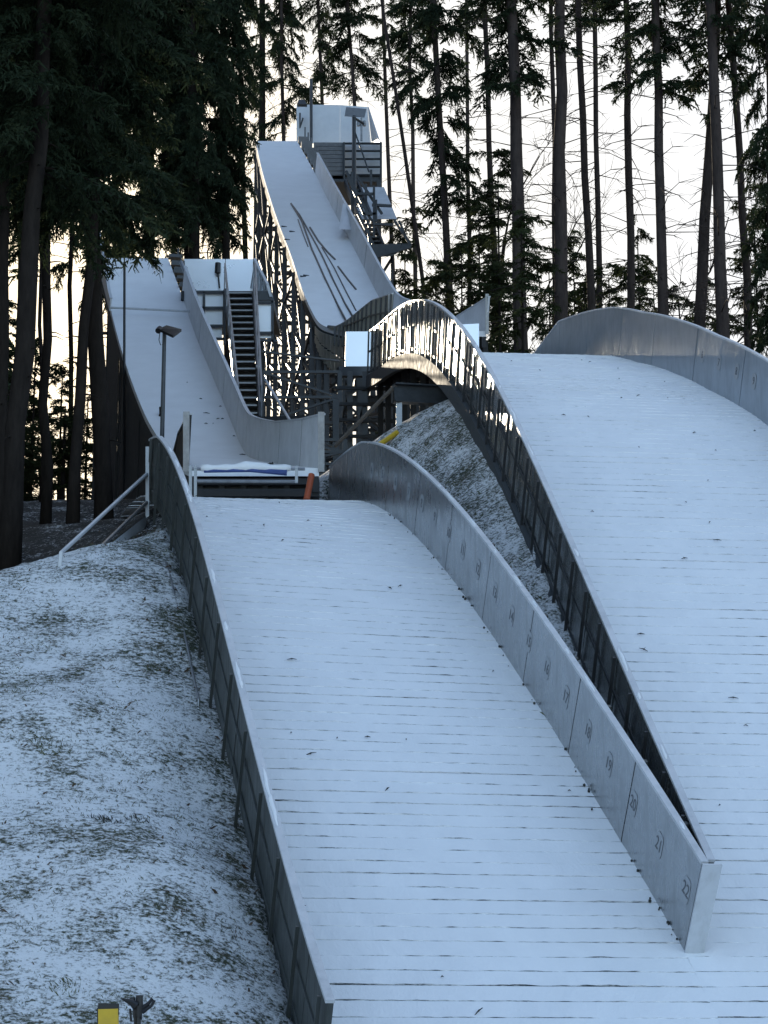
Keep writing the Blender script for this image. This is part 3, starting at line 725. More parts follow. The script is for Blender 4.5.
# ------------------------------------------------------------------ large (upper) inrun
rows_l = [(331,60.0,391,486),(332.5,63.5,364,446),(332,66.5,345,418),(326,68.3,322.5,399),(319,69.3,315.5,391.5),(293,71.4,303,376.5),(253,75.6,290.5,356.5),(222,79.9,278,339.5),(196,84,269.5,326),(171,88.3,262,314),(141,93.9,255.5,297)]
rl = smooth_rows(rows_l, 56, 4); LL, LR = ramp_edges(rl)
base = gpt((LL[0] + LR[0]) / 2)
inL = thing('inrun_ramp', 'tall upper inrun ramp with dark cables on its snow and a start tower on top', 'ramp', base)
mb = MB(); mb.sheet(LL, LR, V((0, 0, -.16))); mb.build('deck', M['deck'], inL)
S7 = side(R(7))
def h_right(i): return float(np.interp(i, [0, 5, 9, 14, 40, 50], [.92, .34, .45, .85, .85, .8]))
board(inL, 'side_board', LR, S7, h_right, .05, M['grey_board'], seams=[6, 13, 22, 31, 40], s0=0, s1=50)
nrmL = board(inL, 'side_board', LL, -S7, lambda i: float(np.interp(i, [0, 4, 10, 13, 16], [1.0, .88, .34, .08, .02])), .03, M['translucent'], seams=[], s0=0, s1=16)
mb = MB()
for i in range(0, 14):
    hh = float(np.interp(i, [0, 4, 10, 13, 16], [1.0, .88, .34, .08, .02])); mb.bar(LL[i] - S7 * .06 + V((0, 0, -.5)), LL[i] - S7 * .06 + nrmL[i] * hh, .06)
mb.sheet([LL[i] - S7 * .035 + nrmL[i] * float(np.interp(i, [0, 4, 10, 13], [1.0, .88, .34, .08])) * .5 for i in range(12)], [LL[i] - S7 * .08 + nrmL[i] * float(np.interp(i, [0, 4, 10, 13], [1.0, .88, .34, .08])) * .5 for i in range(12)], V((0, 0, .05)))
mb.build('board_frame', M['steel'], inL)
# pale skirt panels hanging below the left edge at the bend
for k, i in enumerate(range(11, 21)):
    a, b = LL[i] - S7 * .04, LL[i + 1] - S7 * .04; d0 = 1.35 - .09 * k
    for lo, hi in ((.22, .22 + d0 * .45), (.27 + d0 * .45, .25 + d0 * .95)):
        mb = MB(); g = (b - a) * .06; mb.slab([a + g + V((0, 0, -hi)), b - g + V((0, 0, -hi)), b - g + V((0, 0, -lo)), a + g + V((0, 0, -lo))], -S7, .02); mb.build('skirt_panel', M['translucent'], inL)
mb = MB(); mb.sheet([p + V((0, 0, -.17)) for p in LL], [p + V((0, 0, -.17)) + S7 * .12 for p in LL], V((0, 0, -.3)))
mb.sheet([p + V((0, 0, -.17)) - S7 * .12 for p in LR], [p + V((0, 0, -.17)) for p in LR], V((0, 0, -.3)))
mb.build('edge_beam', M['darkwood'], inL)
mb = MB(); prev = None
for i in (2, 7, 12, 16, 20, 24, 28, 32, 36, 40, 44, 48, 52, 55):
    a0 = LL[i] + S7 * .05 + V((0, 0, -.45)); b0 = LR[i] - S7 * .05 + V((0, 0, -.45)); ag = gpt(a0); bg = gpt(b0)
    mb.bar(ag, a0, .16); mb.bar(bg, b0, .16)
    n = max(2, int((a0[2] - ag[2]) / 1.7)); lattice(mb, (ag, a0), (bg, b0), .085, n)
    if prev is not None:
        m_ = min(n, prev[4])
        for (p0, p1, c0, c1) in ((prev[0], prev[1], ag, a0), (prev[2], prev[3], bg, b0)): lattice(mb, (p0, p1), (c0, c1), .08, m_)
    prev = (ag, a0, bg, b0, n)
mb.build('support_tower', M['steel'], inL)
# front of the take-off under the lip
lipL, lipR = LL[0], LR[0]
mb = MB(); mb.slab([lipL + V((-.3, .6, -7)), lipR + V((1.2, .6, -7)), lipR + V((.05, .6, -.17)), lipL + V((-.05, .6, -.17))], (0, 1, 0), .1)
for k in range(5): mb.bar(lipL + (lipR - lipL) * k / 4 + V((0, .5, -7)), lipL + (lipR - lipL) * k / 4 + V((0, .5, -.17)), .14)
mb.build('front_wall', M['darkwood'], inL)
mb = MB(); e = LR[0] + S7 * .03; mb.bar(e + V((0, -.03, -.1)), e + V((0, -.2, 1.0)), .09, .05); mb.build('end_post', M['galv'], inL); mb = MB(); e = LL[0] - S7 * .03; mb.bar(e + V((0, -.03, -.1)), e + V((0, -.2, 1.0)), .09, .05); mb.build('end_post', M['galv'], inL)
# cables / grooves lying on the deck
def on_deck(t, u):
    i = min(int(t), len(LL) - 2); f_ = t - i; a = LL[i] + (LL[i+1] - LL[i]) * f_; b = LR[i] + (LR[i+1] - LR[i]) * f_; return a + (b - a) * u + V((0, 0, .02))
def deck_hit(px, py):
    """point of the deck seen at a pixel of the photograph (found once, to lay the cables out)"""
    k = np.interp(py, rl[::-1, 0], np.arange(len(rl))[::-1]); xl = np.interp(k, np.arange(len(rl)), rl[:, 2]); xr = np.interp(k, np.arange(len(rl)), rl[:, 3]); return on_deck(k, (px - xl) / (xr - xl))
for pxs, r_ in [([(291,204),(302,222),(312,250),(325,279),(338,306),(347,323)], .045), ([(291,204),(300,216),(309,232),(322,256),(334,282),(345,304),(354,319)], .04), ([(310,228),(318,241),(327,252),(335,260)], .045), ([(322,248),(334,268),(346,292),(356,311)], .03), ([(338,267),(347,279),(356,290)], .04), ([(298,220),(303,234),(308,247)], .025), ([(297,212),(306,226),(316,245),(330,272)], .022)]:
    mb = MB(); mb.tube([deck_hit(*p) for p in pxs], r_ * .75, 6); mb.build('track_cable', M['steel'], inL)
for px, py in ((284,227),(287,240),(303,277),(306,276),(292,232)):
    mb = MB(); c = deck_hit(px, py); mb.tube([c - V((.09, .02, 0)), c + V((.10, .06, .0))], .03, 5); mb.build('track_cable', M['steel'], inL)
# start tower on top
YT = 93.0
def bx(name, pts, mat, t=.06, n=(0, 1, 0), parent=inL):
    m_ = MB(); m_.slab([P(*p) for p in pts], n, t); return m_.build(name, mat, parent)
bx('back_wall', [(296.5,143,95.5),(340,143,95.5),(340,105,95.5),(296.5,104.5,95.5)], M['cabin_sheet'])
bx('back_wall', [(340.1,143,95.5),(371,143,95.5),(367.5,107,95.5),(340.1,105,95.5)], M['cabin_sheet'])
bx('side_wall', [(371.5,141,95.4),(380,143.5,93.0),(378.5,140,93.0),(367.6,107,95.4)], M['cabin_sheet'], .05, (1, 0, 0))
mb = MB(); a, b = P(299, 180, YT), P(382, 180, YT)
mb.hexa([a, b, b + V((0, 3, 0)), a + V((0, 3, 0)), a + V((0, 0, .2)), b + V((0, 0, .2)), b + V((0, 3, .2)), a + V((0, 3, .2))]); mb.build('platform', M['steel'], inL)
mb = MB()
for k in range(9):
    y_ = 142.5 + k * 4.1; mb.slab([P(314, y_ + 3.5, YT), P(343.5, y_ + 3.7, YT), P(343.5, y_, YT), P(314, y_ - .2, YT)], (0, 1, 0), .04)
mb.slab([P(314, 180, YT + .1), P(343.5, 180, YT + .1), P(343.5, 142.5, YT + .1), P(314, 142.5, YT + .1)], (0, 1, 0), .04); mb.build('slat_front', M['slat'], inL)
bx('front_panel', [(345,180,93.2),(380.5,180,93.2),(380.5,144,93.2),(345,143,93.2)], M['grey_board'])
mb = MB()
for y_ in (143.5, 151, 159, 167, 175): mb.tube([P(344, y_, YT - .05), P(381, y_, YT - .05)], .05, 6)
for x_ in (344, 353, 381): mb.tube([P(x_, 182, YT - .05), P(x_, 142.5, YT - .05)], .055, 6)
mb.build('front_rail', M['steel'], inL)
# lower landing of the tower's stair
bx('stair_side', [(357,219,89.0),(397,219,88.0),(384,187,92.0),(358,187,92.0)], M['grey_board'], .05)
mb = MB()
for (x0_, y0_, x1_, y1_, Y_) in [(372,258,411,247,86),(370,246,410,245,86.2),(394,220,411,246,86.5),(399,221,408,242,86.6),(374,186,374,246,88),(366,184,366,214,88.5),(352,172,352,214,89),(358,194,374,194,88),(372,205,392,206,88.2),(373,224,393,225,87.4),(363,214,376,214,88),(376,200,376,222,88),(357,176,382,214,88.3),(346,171,372,222,88.1),(348,178,370,228,88),(371,170,371,186,89.5),(358,214,376,250,87),(368,230,372,258,86.5),(372,246,372,330,87),(392,246,392,330,87),(372,258,392,290,87),(392,258,372,290,87)]:
    mb.bar(P(x0_, y0_, Y_), P(x1_, y1_, Y_), .10)
mb.hexa([P(370,258,86), P(392,256,86), P(392,256,88.5), P(370,258,88.5), P(369,246.5,86), P(411,245.5,86), P(411,245.5,88.5), P(369,246.5,88.5)])
mb.build('stair_frame', M['steel'], inL)
mb = MB(); mb.bar(P(345, 182, 92), P(369, 246, 87), .08, .25); mb.bar(P(357, 182, 92), P(383, 246, 87), .08, .25); mb.bar(P(345, 182, 92), P(357, 182, 92), .06); st = mb.build('stair', M['steel'], inL)
for k in range(16):
    t = k / 15; a = P(345 + 24 * t, 182 + 64 * t, 92 - 5.0 * t); b = P(357 + 26 * t, 182 + 64 * t, 92 - 5.0 * t); mb = MB(); mb.hexa([a, b, b + V((0, .28, 0)), a + V((0, .28, 0)), a + V((0, 0, .05)), b + V((0, 0, .05)), b + V((0, .28, .05)), a + V((0, .28, .05))]); mb.build('step', M['steel'], st)
mb = MB()                                             # start gates / blocks along the edge
for k in range(10):
    i = 55 - k * 1; i = max(i, 46); c = LR[i] + S7 * .25; mb.bar(c - S7 * .2, c + S7 * .25, .35, .30 + .12 * (k % 2)); mb.bar(c + V((.1, 0, 0)), c + V((.1, 0, .65)), .07); mb.build('edge_step', M['slat'], inL); mb = MB()
# legs of the start tower
mb = MB()
gz = hgt(P(340, 180, 94)[0], 94)
for x_, Y_ in ((302, 95.6), (379, 95.6), (318, 92.6), (379, 92.6)):
    p_ = P(x_, 181, Y_); mb.bar((p_[0], Y_, gz - .3), p_, .2)
for (xa_, Ya), (xb_, Yb) in (((302, 95.6), (379, 95.6)), ((318, 92.6), (379, 92.6)), ((379, 95.6), (379, 92.6))):
    a, b = P(xa_, 181, Ya), P(xb_, 181, Yb); lattice(mb, (V((a[0], a[1], gz)), a), (V((b[0], b[1], gz)), b), .1, 9)
mb.build('tower_legs', M['steel'], inL)
# white tent-shaped cover on the right side board
apex = P(343, 203, 78.4); cs = [P(339, 229, 77.0), P(357, 230, 77.0), P(354, 222, 79.2), P(342, 222, 79.2)]
mb = MB(); i0 = 0; mb.v = [tuple(c) for c in cs] + [tuple(apex), tuple(P(349.5, 207, 78.3))]
mb.f = [(0, 1, 5, 4), (1, 2, 5), (2, 3, 4, 5), (3, 0, 4), (3, 2, 1, 0)]; mb.m = [0] * 5
o = mb.build('cover', M['cabin_sheet'], origin=cs[0]); tag(o, 'pale tent shaped cover sitting on the side board halfway up the upper inrun', 'cover')
# floodlights of the tower
fl = thing('floodlight', 'floodlight on a tall dark pole beside the railing of the start tower', 'floodlight', P(354.5, 212, 90))
mb = MB(); mb.tube([P(354.5, 214, 90), P(354, 116, 90)], .085, 8); mb.build('pole', M['steel'], fl)
mb = MB(); mb.slab([P(344.5, 116, 89.9), P(364.5, 117.2, 89.9), P(366.5, 109, 90.4), P(346, 107, 90.4)], (0, 1, .3), .12); mb.build('lamp_head', M['slat'], fl)
mb = MB(); mb.tube([P(354.5, 118, 90), P(364, 124, 90.2)], .05, 6); mb.tube([P(355, 132, 90), P(369, 172, 89.6)], .035, 6); mb.build('bracket', M['steel'], fl)
fl2 = thing('floodlight', 'floodlight with a dark cap at the left end of the start tower shelter', 'floodlight', P(298, 143, 94))
mb = MB(); mb.tube([P(311.2, 143, 94), P(311.2, 79, 94)], .065, 8); mb.build('pole', M['steel'], fl2)
mb = MB(); mb.slab([P(297, 104, 94), P(307, 104.2, 94), P(304.5, 99.5, 94.3), P(299, 99.5, 94.3)], (0, 1, 0), .3); mb.build('lamp_head', M['steel'], fl2)
mb = MB(); mb.tube([P(300, 113, 94), P(300, 128, 94), P(303, 118, 94)], .04, 6); mb.build('bracket', M['steel'], fl2)
mb = MB(); mb.tube([P(361.5, 141, 92.8), P(361.5, 118, 92.8)], .05, 8); mb.tube([P(357, 124, 92.8), P(366, 124, 92.8)], .06, 8); mb.tube([P(358.5, 121, 92.8), P(358.5, 126, 92.8)], .07, 8); mb.tube([P(364.5, 121, 92.8), P(364.5, 126, 92.8)], .07, 8)
o = mb.build('anemometer', M['galv'], origin=P(361.5, 141, 92.8)); tag(o, 'small grey wind gauge on a mast before the start tower wall', 'wind gauge')

# white boards beside the upper take-off
mb = MB(); a = [P(345, 368.5, 58.2), P(369, 369, 58.2), P(376.5, 331.5, 58.2), P(346, 331.5, 58.2)]; mb.slab(a, (-.2, 1, 0), .06)
o = mb.build('white_board', M['white_panel'], origin=a[0]); tag(o, 'white square box panel at the left end of the arched board wall', 'panel')
mb = MB(); a = [P(460, 350, 59.4), P(479, 350, 59.4), P(479, 323.5, 59.4), P(460, 324.5, 59.4)]; mb.slab(a, (0, 1, 0), .1)
o = mb.build('white_board', M['white_panel'], origin=a[0]); tag(o, 'small white panel peeping over the arched wall below the grey gable shaped board', 'panel')

# steel frame under the knoll, the dark void below the deck
kf = thing('steel_frame', 'dark steel beam and post with sloping pipes under the arched landing deck', 'steel frame', P(340, 440, 44))
mb = MB(); a, b = P(394, 393, 44.0), P(468, 397, 44.6)
for dz, w_ in ((.18, .22), (-.18, .22)): mb.bar(a + V((0, 0, dz)), b + V((0, 0, dz)), w_, .03)
mb.bar(a, b, .03, .36); mb.build('beam', M['steel'], kf)
mb = MB(); mb.bar(P(399, 443, 44.05), P(399, 402, 44.05), .12); mb.build('post', M['galv'], kf)
mb = MB(); mb.tube([P(396, 385, 44.0), P(335, 446, 45.5)], .04, 8); mb.build('sloping_pipe', M['wood'], kf)
mb = MB(); mb.tube([P(376, 447, 43.0), P(397, 432.5, 43.4)], .055, 8); mb.build('yellow_pipe', M['yellow'], kf)
mb = MB(); mb.tube([P(394, 434, 44.0), P(438, 404, 44.6)], .03, 8); mb.build('sloping_pipe', M['steel'], kf)
mb = MB()
for s_ in np.arange(17.5, 31.5, 1.5):                 # joists and legs carrying the landing deck
    a = large_L(s_) + V((0, 0, -.2)); b = large_R(s_) + V((0, 0, -.2)); mb.bar(a, b, .14, .28)
    for u in (.05, .5, .95):
        c = a + (b - a) * u; g = gpt(c)
        if c[2] - g[2] > .5: mb.bar(g, c, .14)
for u in (.1, .3, .5, .7, .9):
    pts = [large_L(s_) * (1 - u) + large_R(s_) * u + V((0, 0, -.42)) for s_ in np.arange(17.5, 31.5, 1.0)]
    for p0, p1 in zip(pts[:-1], pts[1:]): mb.bar(p0, p1, .1, .16)
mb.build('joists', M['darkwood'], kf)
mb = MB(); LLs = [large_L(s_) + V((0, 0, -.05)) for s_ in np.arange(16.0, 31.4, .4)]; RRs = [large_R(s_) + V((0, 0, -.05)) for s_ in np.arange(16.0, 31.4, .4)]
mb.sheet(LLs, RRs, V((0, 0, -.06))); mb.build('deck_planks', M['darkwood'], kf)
sc_ = thing('scaffold', 'dark scaffold bars with crossed braces below the white box panel', 'scaffold', P(300, 470, 52))
mb = MB()
for x0_, x1_, Y_ in ((262, 340, 56.5), (285, 345, 53.0)):
    A = (P(x0_, 500, Y_), P(x0_, 372 if Y_ > 55 else 440, Y_)); B = (P(x1_, 500, Y_), P(x1_, 372 if Y_ > 55 else 440, Y_))
    for e in (A, B): mb.bar(e[0], e[1], .12)
    lattice(mb, A, B, .07, 5); mb.build('scaffold_face', M['steel'], sc_); mb = MB()
mb.bar(P(338, 372, 57), P(392, 372, 57.5), .2, .25); mb.bar(P(336, 400, 56), P(336, 470, 56), .16); mb.bar(P(350, 372, 56.8), P(350, 470, 56.8), .14); mb.bar(P(365, 372, 56.8), P(365, 470, 56.8), .14)
for y_ in (388, 404, 420, 436): mb.bar(P(336, y_, 56.4), P(395, y_ + 1, 57), .08)
mb.build('cross_frame', M['steel'], sc_); mb = MB(); mb.bar(P(240, 420, 56), P(312, 418, 54), .12); mb.build('long_bar', M['steel'], sc_); mb = MB(); mb.bar(P(258, 351, 60), P(340, 361, 60), .05)
mb.build('long_bar', M['steel'], sc_)

# ------------------------------------------------------------------ foreground bits
g_ = P(108, 1060, 15.0); 
yp = thing('marker_post', 'yellow painted post end at the lower edge, beside the sprinkler', 'post', g_)
mb = MB(); mb.bar(P(108.5, 1080, 15), P(108.5, 1009, 15), .125, .06); mb.build('post_body', M['yellow'], yp)
mb = MB(); mb.bar(P(98.4, 1080, 15.01), P(98.4, 1008.2, 15.01), .01, .07); mb.bar(P(98, 1008.6, 15.0), P(119, 1009.2, 15.0), .012, .07); mb.build('post_edge', M['black'], yp)
sp = thing('sprinkler', 'black impact sprinkler head on a stub pipe beside the yellow post', 'sprinkler', P(137, 1060, 15.2))
def sq(x, y, Y=15.2): return P(90 + x * 80 / 768, 990 + y * 34 / 326, Y)
mb = MB(); mb.tube([sq(455, 700), sq(455, 210)], .024, 12); mb.build('riser_pipe', M['black'], sp)
mb = MB(); mb.tube([sq(475, 170), sq(475, 50)], .024, 12); mb.tube([sq(455, 260), sq(460, 150)], [.03, .034], 12); mb.tube([sq(500, 255), sq(470, 255)], .02, 8); mb.build('body', M['black'], sp)
mb = MB(); mb.tube([sq(440, 150, 15.18), sq(400, 120, 15.17), sq(300, 82, 15.15)], [.03, .022, .004], 10); mb.tube([sq(405, 150, 15.2), sq(405, 70, 15.2)], [.026, .018], 10); mb.build('nozzle', M['black'], sp)
mb = MB(); mb.tube([sq(480, 190), sq(560, 130), sq(600, 82), sq(618, 100), sq(590, 150), sq(500, 215)], [.016, .012, .010, .010, .010, .014], 8); mb.build('arm', M['black'], sp)
mb = MB(); mb.tube([sq(395, 300), sq(385, 180)], .008, 6); mb.build('spring_pin', M['black'], sp)

# ------------------------------------------------------------------ grass tufts, leaves and twigs
def scatter_blades(name, n, cond, mat, hmin, hmax, wmin, wmax, lean, nb, seed, spread=.07):
    rg = np.random.default_rng(seed); xs = rg.uniform(-11, 3.8, n * 6); ys = rg.uniform(20, 45, n * 6)
    k = cond(xs, ys, rg); xs, ys = xs[k][:n], ys[k][:n]; zs = height(xs, ys)
    xs = np.repeat(xs, nb) + rg.normal(0, spread, len(xs) * nb); ys = np.repeat(ys, nb) + rg.normal(0, spread, len(ys) * nb); zs = np.repeat(zs, nb)
    m = len(xs); h = rg.uniform(hmin, hmax, m); w = rg.uniform(wmin, wmax, m); a = rg.uniform(0, 2 * np.pi, m); l = rg.uniform(.3, 1, m) * lean; b = rg.uniform(0, 2 * np.pi, m)
    wx, wy = np.cos(a) * w, np.sin(a) * w; lx, ly = np.cos(b) * h * l, np.sin(b) * h * l
    v = np.stack([np.stack([xs - wx, ys - wy, zs - .01], 1), np.stack([xs + wx, ys + wy, zs - .01], 1), np.stack([xs + wx * .7 + lx * .5, ys + wy * .7 + ly * .5, zs + h * .7], 1), np.stack([xs + lx, ys + ly, zs + h * .85], 1)], 1).reshape(-1, 3)
    me = array_mesh(name, v, np.arange(4 * m).reshape(-1, 4), [mat]); o = bpy.data.objects.new(name, me); COL.objects.link(o); return o
def dist_left(x, y): return (x - EL1[0]) * side(AL1)[0] + (y - EL1[1]) * side(AL1)[1]
def on_bank(x, y, rg):
    d = dist_left(x, y); p = vnoise(x * .8, y * .8) + .6 * vnoise(x * 2.3, y * 2.3); return (d < -.15) & (y < np.clip(32.8 + 1.5 * (x + 5.4), 32.2, 38)) & (p > rg.uniform(-.35, .65, len(x)))
def near_wall(x, y, rg):
    d = dist_left(x, y); return (d < -.12) & (d > -1.6) & (y < 40) & (rg.random(len(x)) < np.exp((d + .12) / .35))
def in_gap(x, y, rg):
    d = (x - E1[0]) * n1[0] + (y - E1[1]) * n1[1]; e = (x - E2[0]) * n2[0] + (y - E2[1]) * n2[1]; return (d > .2) & (e < -.2) & (y < 43.5)
o = scatter_blades('grass', 4200, on_bank, M['grass'], .006, .036, .0012, .0035, 1.5, 6, 3); tag(o, 'tufts of green grass poking through the thin snow of the bank', 'grass', kind='stuff')
o = scatter_blades('grass', 900, in_gap, M['grass'], .02, .08, .003, .007, 1.4, 5, 4); tag(o, 'coarse grass showing through snow in the wedge between the board walls', 'grass', kind='stuff')
o = scatter_blades('fallen_leaves', 900, near_wall, M['straw'], .01, .05, .010, .024, 2.8, 2, 5); tag(o, 'brown leaves lying along the foot of the left board wall', 'leaves', kind='stuff')
o = scatter_blades('fallen_leaves', 260, on_bank, M['straw'], .01, .04, .006, .016, 2.6, 3, 8); tag(o, 'dead leaves and stalks strewn over the snowy bank', 'leaves', kind='stuff')
def clump(px, py, Y, n, r, h, mat, label, name='grass_tuft', cat='grass tuft'):
    c = P(px, py, Y); mb = MB(); rg = random.Random(int(px * 7 + py))
    c[2] = hgt(c[0], c[1])
    for _ in range(n):
        h = h if _ else h * .6; a = rg.uniform(0, 6.28); d = r * 1.2 * math.sqrt(rg.random()); b = c + V((d * math.cos(a) * 1.5, d * math.sin(a), 0)); b[2] = hgt(b[0], b[1]) - .02
        e = b + V((rg.gauss(0, h * .6), rg.gauss(0, h * .4) - .02, h * rg.uniform(.5, 1.1))); w_ = rg.uniform(.003, .007)
        mb.quad(b - V((w_, 0, 0)), b + V((w_, 0, 0)), (b + e) / 2 + V((w_ * .9, 0, h * .12)), e)
    o = mb.build(name, mat, origin=c); tag(o, label, cat)
def bank_depth(px, py):
    best = None
    for Y in np.arange(21, 41, .25):
        p = P(px, py, Y); d = hgt(p[0], p[1]) - p[2]
        if d > 0: return Y
    return 30
for px, py, n, r, h, lab in [(50,748,90,.14,.12,'brown green grass tuft sticking out of the snow high on the bank'),(105,826,50,.10,.13,'dark tuft near the middle of the bank'),(66,992,50,.10,.12,'dark green tuft low on the bank left of the yellow post'),(139,828,30,.09,.12,'upright dark weed in the middle of the bank close to the wall'),(112,764,30,.08,.07,'small flat tuft beside the brown green grass tuft'),(232,941,40,.12,.09,'brown leafy tuft low on the bank by the wall'),(24,680,60,.2,.06,'long flat green tuft at the left edge of the bank'),(175,918,40,.12,.10,'straw coloured tuft low on the bank')]:
    clump(px, py, bank_depth(px, py), n, r, h, M['grass'] if 'green' in lab else M['straw'] if 'straw' in lab or 'brown' in lab else M['twig'], lab)
def scatter_twigs():
    mb = MB(); rg = random.Random(5)
    for Lf, Rf, s1, n in ((small_L, small_R, 15.5, 28), (large_L, large_R, 21, 45)):
        for _ in range(n):
            s = rg.uniform(-2, s1); u = rg.uniform(.03, .97)
            if Rf is small_R and s < 0: c = small_L(s) * (1 - u) + small_Rs(s) * u
            else: c = Lf(s) * (1 - u) + Rf(s) * u
            c = c + V((0, 0, .03)); a = rg.uniform(0, 6.28); l = rg.choice([.015, .02, .03, .04, .07]); d = V((math.cos(a), math.sin(a) * .6, rg.uniform(0, .3) + .65 * math.sin(a) * .6)) * l
            mb.tube([c - d, c + V((0, 0, .012)), c + d], [.003, .009, .003], 5)
            if l > .035: mb.tube([c, c + V((d[1], d[0], abs(d[2])))], [.006, .003], 4)
    for _ in range(16):
        i = rg.randint(4, 30); c = SL[i] + (SRt[i] - SL[i]) * rg.uniform(.6, .97) + V((0, 0, .02)); d = V((rg.uniform(-1, 1), rg.uniform(-.3, .3), 0)) * rg.choice([.03, .05, .10]); mb.tube([c - d, c + V((0, 0, .012)), c + d], [.006, .014, .005], 5)
    o = mb.build('fallen_twigs', M['twig']); tag(o, 'small dark twigs and cones fallen on the snowy landing slopes', 'twigs', kind='stuff')
scatter_twigs()
# snow crumbs heaped along the foot of the right wall of the small hill
mb = MB(); rg = random.Random(9)
for _ in range(45):
    s = rg.uniform(.1, 15); p, t, nn = frame_at(small_R, s, A1); c = p - n1 * abs(rg.gauss(0, .05)) + nn * .01; r_ = rg.uniform(.008, .028)
    mb.tube([c - h1 * r_, c + nn * r_ * .5, c + h1 * r_], [.004, r_ * .8, .004], 5)
o = mb.build('leaf_litter', M['twig']); tag(o, 'dark crumbs of litter caught along the foot of the numbered board wall', 'litter', kind='stuff')

# ------------------------------------------------------------------ trees
def branch_arrays(L, droop, rise, rg, dens, twl, hang, fat=1.0):
    """one spruce branch along +x: drooping axis, hanging twigs of needle sprays. returns (nq,4,3) quads and material index"""
    Q = []; mi = []
    def axis(t): return np.array([L * t, 0, rise * L * t - droop * L * t ** 1.7])
    ts = np.linspace(0, 1, 6); w0 = .022 + .008 * L / 3
    pts = np.array([axis(t) for t in ts])
    for k in range(5):
        a, b = pts[k], pts[k+1]; w = w0 * (1 - .8 * ts[k]); w2 = w0 * (1 - .8 * ts[k+1])
        for u in (np.array([0, 1, 0]), np.array([0, 0, 1.])): Q.append([a - u*w, a + u*w, b + u*w2, b - u*w2]); mi.append(1)
    n = max(5, int(dens * L * .30)); bend = rg.normal(0, .16)
    for k in range(n):
        t = .10 + .90 * rg.random() ** .8; p = axis(t) + np.array([0, bend * L * t * t, 0]); sd = 1 if rg.random() < .5 else -1
        l2 = twl * rg.uniform(.35, 1.5) * (1.25 - .6 * t); yaw = rg.uniform(.35, 1.25) * sd
        d = np.array([math.cos(yaw), math.sin(yaw), rg.uniform(-.45, .25) * hang]); m = max(3, int(l2 / .11))
        c = p.copy()
        for q_ in range(m):
            d = d + np.array([0, 0, -.10 * hang]) + rg.normal(0, .10, 3); d /= np.linalg.norm(d); nx_ = c + d * l2 / m
            wv = np.cross(d, rg.normal(size=3)); wv /= np.linalg.norm(wv) + 1e-9; ww = fat * rg.uniform(.016, .034)
            Q.append([c - wv*ww, c + wv*ww, nx_ + wv*ww*.8, nx_ - wv*ww*.8]); mi.append(0)
            for _ in range(2):                        # needle sprigs standing off the shoot, mostly sideways and down
                e = nx_ + (d * rg.uniform(-.1, .5) + np.array([rg.normal(0, .55), rg.normal(0, .55), rg.normal(-.45 * hang, .35)])) * rg.uniform(.08, .22) * (1 + .5 * (fat > 2))
                wv2 = np.cross(e - nx_, rg.normal(size=3)); wv2 /= np.linalg.norm(wv2) + 1e-9; w3 = fat * rg.uniform(.012, .026)
                Q.append([nx_ - wv2*w3, nx_ + wv2*w3, e + wv2*w3*.4, e - wv2*w3*.4]); mi.append(0)
            c = nx_
    return np.array(Q), np.array(mi)
def rot_z(a): c, s = math.cos(a), math.sin(a); return np.array([[c, -s, 0], [s, c, 0], [0, 0, 1.]])
def crown_mesh(name, H, Lmax, whorl, per, seed, dens, twl, hang, leaf, bark, prof, gap=0.0, droop=(.25, .5), rise=(.0, .15), fat=1.0):
    rg = np.random.default_rng(seed); lib = []
    for k in range(7): lib.append(branch_arrays(1.0 * [.6, .8, 1, 1, 1.1, 1.2, .9][k] * Lmax, rg.uniform(*droop), rg.uniform(*rise), rg, dens, twl, hang, fat))
    V_, I_ = [], []; z = 0.0
    while z < H:
        f = prof(z / H)
        for j in range(per):
            if rg.random() < gap * (1 + .9 * max(0, 1 - z / (.45 * H))): continue
            q, mi = lib[rg.integers(7)]; sc = max(.12, f * rg.uniform(.65, 1.15)); a = rg.uniform(0, 2 * math.pi)
            v = q * np.array([sc, .55 + .45 * sc, .6 + .4 * sc]); v = v @ rot_z(a).T + np.array([0, 0, z + rg.uniform(-.25, .25)]); V_.append(v); I_.append(mi)
        z += whorl * rg.uniform(.7, 1.3)
    v = np.concatenate(V_).reshape(-1, 3); mi = np.concatenate(I_)
    return array_mesh(name, v, np.arange(len(v)).reshape(-1, 4), [leaf, bark], mi)
cone = lambda t: 1.0 if t < .25 else 1.0 - (t - .25) * 1.25
even = lambda t: .75 + .25 * math.sin(3.1 * t)
low = lambda t: .55 + .45 * t
def ragged(k): return lambda t: .45 + .55 * abs(math.sin(t * 17 + k * 2.1)) * (.8 + .2 * math.sin(t * 41 + k))
CROWN = {
 'sparse': [crown_mesh('crown', 13, 1.9, .55, 4, 20 + k, 60, .55, 1.0, M['needle'], M['bark_dark'], even, .42, (.25, .5), (.0, .15), 1.3) for k in range(4)],
 'mid': [crown_mesh('crown', 14, 2.3, .5, 5, 40 + k, 70, .62, 1.1, M['needle'], M['bark_dark'], ragged(k), .28, (.25, .55), (.0, .15), 1.35) for k in range(3)],
 'dense': [crown_mesh('crown', 14, 2.9, .46, 6, 60 + k, 90, .60, 1.15, M['needle_dark'], M['bark_dark'], ragged(k), .2, (.3, .65), (.0, .15), 1.25) for k in range(3)],
 'bush': [crown_mesh('crown', 9, 2.0, .38, 5, 90 + k, 60, .45, .9, M['bushleaf'], M['bark_dark'], (lambda t, k=k: (.35 + .65 * abs(math.sin(t * 9 + k * 2))) * (1 - .5 * t ** 2)), .45, (.2, .55), (.0, .4), 1.2) for k in range(3)],
}
